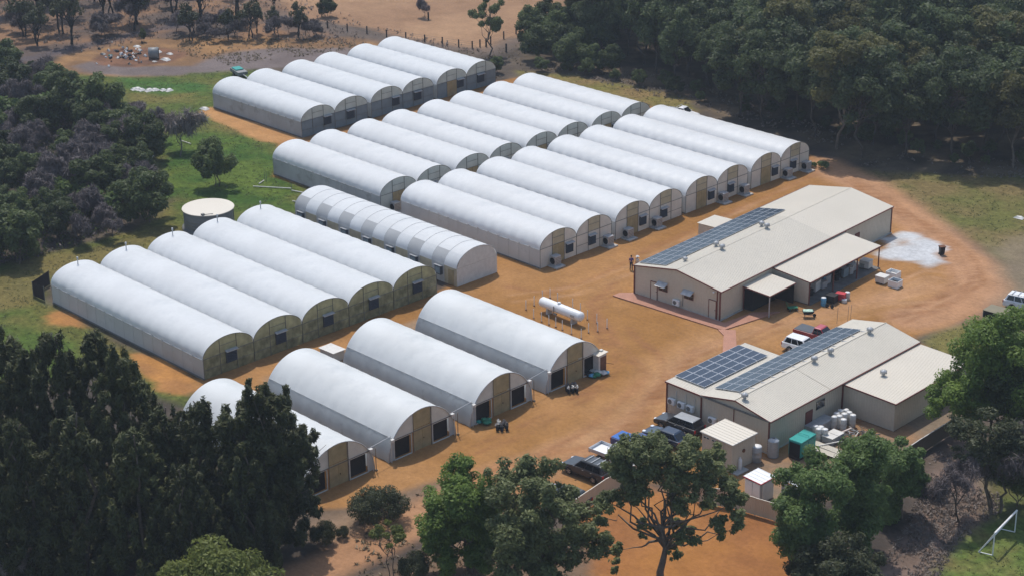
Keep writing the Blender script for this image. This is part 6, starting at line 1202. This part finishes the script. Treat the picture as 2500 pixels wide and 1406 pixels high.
plant(324, (62.54, -20.48), [(-0.68, -0.46, 8.45, 1.58), (0.63, 0.43, 9.80, 1.44), (-0.04, -0.03, 6.61, 1.80), (-1.04, -0.71, 4.37, 1.67), (0.88, 0.60, 4.80, 1.67), (-0.12, -0.08, 2.54, 1.61), (0.05, 0.03, 10.42, 0.68)], 'wattle_tree', 'green wattle clump middle part, against the yard fence', 'bright2', 39000, .19, stems=3, fork=.15)
plant(325, (61.42, -13.00), [(-0.62, -0.40, 5.93, 1.51), (0.61, 0.40, 5.69, 1.30), (-0.14, -0.09, 3.68, 1.52), (1.03, 0.67, 3.44, 1.09), (-0.81, -0.52, 1.39, 1.53), (1.19, 0.77, 4.65, 0.87)], 'wattle_tree', 'green wattle clump far right part, below the annex wall', 'bright2', 28500, .19, stems=3, fork=.15)
plant(326, (66.43, -27.45), [(-2.02, -1.39, 3.45, 1.47), (-0.20, -0.14, 4.51, 1.53), (1.17, 0.81, 3.37, 1.54), (-0.90, -0.62, 2.16, 1.61), (0.72, 0.50, 1.62, 1.48), (-3.02, -2.08, 1.89, 1.21)], 'dark_shrub', 'dark grey green shrub at the bottom in front of the wattle clump', 'darkb', 30000, .18, stems=3, fork=.15)
plant(327, (59.82, 4.68), [(-1.08, -0.62, 10.48, 1.94), (0.37, 0.21, 12.18, 1.85), (-2.09, -1.21, 8.16, 1.87), (-0.09, -0.05, 7.80, 2.14), (-3.49, -2.02, 6.09, 1.57), (-4.49, -2.60, 4.06, 1.26), (-2.26, -1.31, 4.58, 1.73), (-0.31, -0.18, 4.21, 1.73), (1.41, 0.82, 9.65, 2.14), (1.32, 0.76, 5.91, 1.96), (-2.62, -1.52, 2.83, 1.18)], 'leafy_tree', 'bright green tree at the right edge over the beige trailer', 'bright', 45000, .2, stems=2, fork=.25)
plant(328, (62.66, 5.73), [(-1.98, -1.10, 6.87, 1.56), (-0.81, -0.45, 8.28, 1.94), (0.01, 0.01, 5.91, 1.95), (-1.44, -0.80, 4.02, 1.57), (-0.04, -0.02, 2.54, 1.58), (-3.09, -1.71, 6.71, 1.09)], 'leafy_tree', 'dark leafy tree behind the bright one at the right edge', 'bush', 27000, .2, stems=2, fork=.25)
B5 = crown_tree(329, 7, 8, .8, 34, 18000, .20, LM['bush'], M_bark, .13, .8, tr=.018, stems=3)
plant(331, (27.15, -54.98), [(-0.50, -0.70, 15.44, 0.37), (-0.58, -0.82, 14.71, 0.44), (0.14, 0.20, 14.98, 0.44), (0.15, 0.21, 14.23, 0.51), (0.58, 0.81, 13.61, 0.82), (1.24, 1.74, 13.14, 0.88), (1.08, 1.53, 14.36, 0.47), (-0.31, -0.44, 13.18, 0.95), (-1.09, -1.53, 13.04, 0.82), (-1.51, -2.13, 12.06, 1.02), (-0.00, -0.00, 11.07, 1.51), (1.15, 1.62, 10.51, 1.37), (1.98, 2.80, 10.91, 0.62), (2.24, 3.16, 9.77, 0.58), (2.04, 2.87, 8.85, 0.69), (-0.82, -1.15, 10.06, 1.58), (-1.63, -2.30, 9.05, 1.38), (0.68, 0.96, 8.30, 1.72), (1.65, 2.32, 7.76, 1.04), (2.29, 3.22, 6.69, 0.55), (-0.54, -0.76, 6.96, 1.73), (-1.38, -1.94, 5.55, 1.60), (0.58, 0.81, 5.22, 1.60), (1.54, 2.18, 4.48, 1.19), (-0.28, -0.39, 3.41, 1.54), (0.67, 0.94, 2.07, 1.19), (-1.40, -1.98, 2.42, 1.40), (2.33, 3.28, 4.15, 0.49), (1.56, 2.20, 1.91, 0.77)], 'sheoak_tree', 'dark feathery she-oak with twin spires, rightmost of the clump beside the second poly tunnel', 'she', 78000, .2, sub=9, sr=.42, el=1.7, r0=.2, fork=.1, vert=.6, aspect=2.4, deep=.8)
DG = bare_tree(330, 9, 8, M_barkd, LM['dead'], 9000, twl=.13)
for p_, h_, lab, rz_ in (((65.85, -9.93), 7.35, 'small thin grey tree on the pale leaf litter', 4), ((68.18, -3.57), 9.40, 'grey twigged tree at the right edge behind the goal', 1)): one(DG, p_, h_, 9, 'grey_tree', lab, rz_, .9)
plant(336, (66.61, -6.45), [(-2.10, -1.21, 7.21, 1.24), (-1.12, -0.65, 8.15, 1.31), (-1.52, -0.88, 5.32, 1.10), (-0.26, -0.15, 6.50, 1.24), (-2.44, -1.40, 5.58, 0.81), (-0.58, -0.33, 4.67, 0.88), (-2.89, -1.67, 7.89, 0.87)], 'grey_tree', 'forked dark trunked grey green tree left of the goal', 'darkb', 9000, .17, stems=2, fork=.35, r0=.16, el=.7)
plant(337, (67.25, -6.03), [(-0.12, -0.07, 7.58, 1.24), (0.97, 0.55, 6.96, 1.24), (-0.09, -0.05, 5.21, 1.10), (1.67, 0.95, 5.49, 1.25), (0.89, 0.50, 4.17, 0.96), (-0.30, -0.17, 3.99, 0.74)], 'grey_tree', 'straight dark trunked grey green tree just right of the forked one', 'darkb', 9000, .17, stems=1, fork=.4, r0=.14, el=.7)
one(B5, (67.67, -4.08), 5.65, 7, 'dark_shrub', 'dark green shrub between the thin trunks behind the goal', .5, .8)
DS = crown_tree(340, 3.2, 6.2, .1, 30, 12000, .15, LM['darkb'], M_bark, .15, .75, tr=.02, stems=3)
one(DS, (29.52, -45.07), 3.04, 3.2, 'dark_shrub', 'wide dark low shrub with upright sprigs beside the dirt track', 0, .85, 'shrub')
YS = crown_tree(341, 5.4, 2.9, 3.0, 15, 1900, .17, LM['yellow'], M_bark, .16, .7, tr=.012, stems=2, limb=1)
one(YS, (37.25, -50.31), 5.03, 5.4, 'young_tree', 'slender young tree with a light green tuft beside the dirt track', 0, 1.0)
for q, h_, lab in (((29.52, -51.20), 2.19, 'grey green shrub at the right foot of the she-oaks'), ((29.75, -49.23), 1.08, 'small green shrub between the she-oaks and the wide dark shrub'), ((39.28, -49.48), 2.52, 'upright grey green shrub at the bottom, right of the young tree')): one(DS, q, h_, 3.2, 'small_shrub', lab, 1, .55, 'shrub')
for q, h_, lab in (((-0.05, 57.84), .9, 'low green weed patch at the right corner of the greenhouses facing the yard'), ((-1.44, 57.44), .6, 'smaller weed patch beside the corner of the greenhouses facing the yard')): one(('weed', 0), q, h_, 1.6, 'weed_patch', lab, 1, 1.2, 'weeds')

# ---------------------------------------------------------------- ground cover (nobody could count it)
def cover(name, n, size, test, m, label, hgt=.18, seed=3, box_=None, clump=.22):
    rg = np.random.default_rng(seed); x0, x1, y0, y1 = box_ or (-170, 95, -95, 165); P = rg.random((n * 6, 2)) * [x1 - x0, y1 - y0] + [x0, y0]
    k = test(P[:, 0], P[:, 1], rg); P = P[k][:n]
    cl = np.stack([P[:, 0], P[:, 1], np.full(len(P), hgt * .4), np.full(len(P), clump), np.full(len(P), clump), hgt * (.6 + .8 * rg.random(len(P)))], 1)
    V, F = leaf_cloud(rg, cl, len(P) * 4, size, .5, .8, .2, 2.2); V[:, 2] = np.maximum(V[:, 2], -.02)
    link(name, np_mesh(name, V, F, m), kind='stuff', label=label)
M_grass = leafmat('grass_blades', (.060, .080, .024), (.130, .140, .055), .35, .1)
M_dry = leafmat('dry_grass', (.13, .095, .055), (.26, .20, .115), .15, .1)
M_lit = leafmat('leaf_litter', (.10, .075, .058), (.27, .22, .19), .1, .1)
def t_green(x, y, rg): return (ground_colour(x, y)[1] > .45) & (rg.random(len(x)) < np.clip(fbm(x, y, 5, 3) * 2 - .45, .05, 1))
cover('grass', 36000, .09, t_green, M_grass, 'grass tufts on the green ground', .06, clump=.22)
def inpoly(poly, dens=1.0): return lambda x, y, rg: (sdist(x, y, poly) > 0) & (rg.random(len(x)) < dens * np.clip(fbm(x, y, 4, 3) * 2.4 - .7, 0, 1))
BP = [(-198.4, 42.2), (-159.9, 77.9), (-102.9, 65.6), (-74.1, 67.4), (-85.7, 59.8), (-102.6, 49.3), (-111.6, 42.5), (-119.9, 38.4), (-121.4, 27.9), (-124.8, 16.0), (-127.9, 3.0)]
cover('dry_scrub', 9000, .2, inpoly(BP), M_lit, 'dry scrub and ash on the burnt ground', .3, 4, (-180, -20, 20, 190))
cover('undergrowth', 12000, .22, inpoly(WOOD), LM['bush'], 'green undergrowth in the left woods', .7, 5, (-130, -40, -80, 60), .45)
cover('woodland_litter', 12000, .2, inpoly(WOOD), LM['dead'], 'grey twigs and bracken in the left woods', .5, 15, (-130, -40, -80, 60), .4)
FP = [(-64.1, 65.0), (-60.9, 73.0), (-50.1, 76.6), (-35.2, 76.7), (-21.4, 75.2), (-4.9, 70.8), (8.7, 72.6), (21.8, 84.0), (26.1, 76.5), (13.1, 65.9), (3.7, 61.9), (-7.5, 65.8), (-26.6, 67.5), (-38.6, 67.5), (-55.2, 67.0)]
cover('forest_litter', 7000, .2, inpoly(FP), M_lit, 'pale litter and bark on the forest floor', .12, 6, (-90, 60, 40, 170))
LP = [(69.8, -28.3), (65.2, -20.7), (61.5, -10.7), (58.1, -4.4), (56.3, 2.9), (58.9, 4.4), (67.1, -5.1), (67.6, -13.6), (72.6, -25.6)]
cover('leaf_litter', 9000, .14, inpoly(LP), M_lit, 'pale leaf litter under the grey trees', .15, 7, (50, 90, -50, 0))
DP = [(40.5, -57.4), (26.9, -44.8), (27.4, -39.0), (28.6, -35.6), (32.0, -37.7), (31.7, -45.1), (35.8, -46.0), (40.5, -40.4), (45.7, -35.2), (53.8, -44.2)]
cover('dry_grass', 3500, .2, inpoly(DP, .5), M_dry, 'dry grass and sticks beside the dirt track', .14, 8, (20, 75, -75, -20))
RP = [(-121.0, 39.1), (-105.7, 50.0), (-90.0, 60.0), (-74.5, 66.9), (-74.8, 73.7), (-61.1, 63.0), (-62.4, 57.1), (-88.6, 58.8), (-91.6, 52.5), (-99.3, 33.4), (-111.7, 31.8)]
cover('straw_grass', 6000, .18, inpoly(RP), M_dry, 'dry straw grass along the bank and track', .15, 9, (-150, -20, 30, 130))

one(('deadg', 1), (15.92, -73.05), 3.49, 6, 'grey_shrub', 'pale grey shrub in the lower left corner below the she-oaks', 1, 1.3, 'shrub')
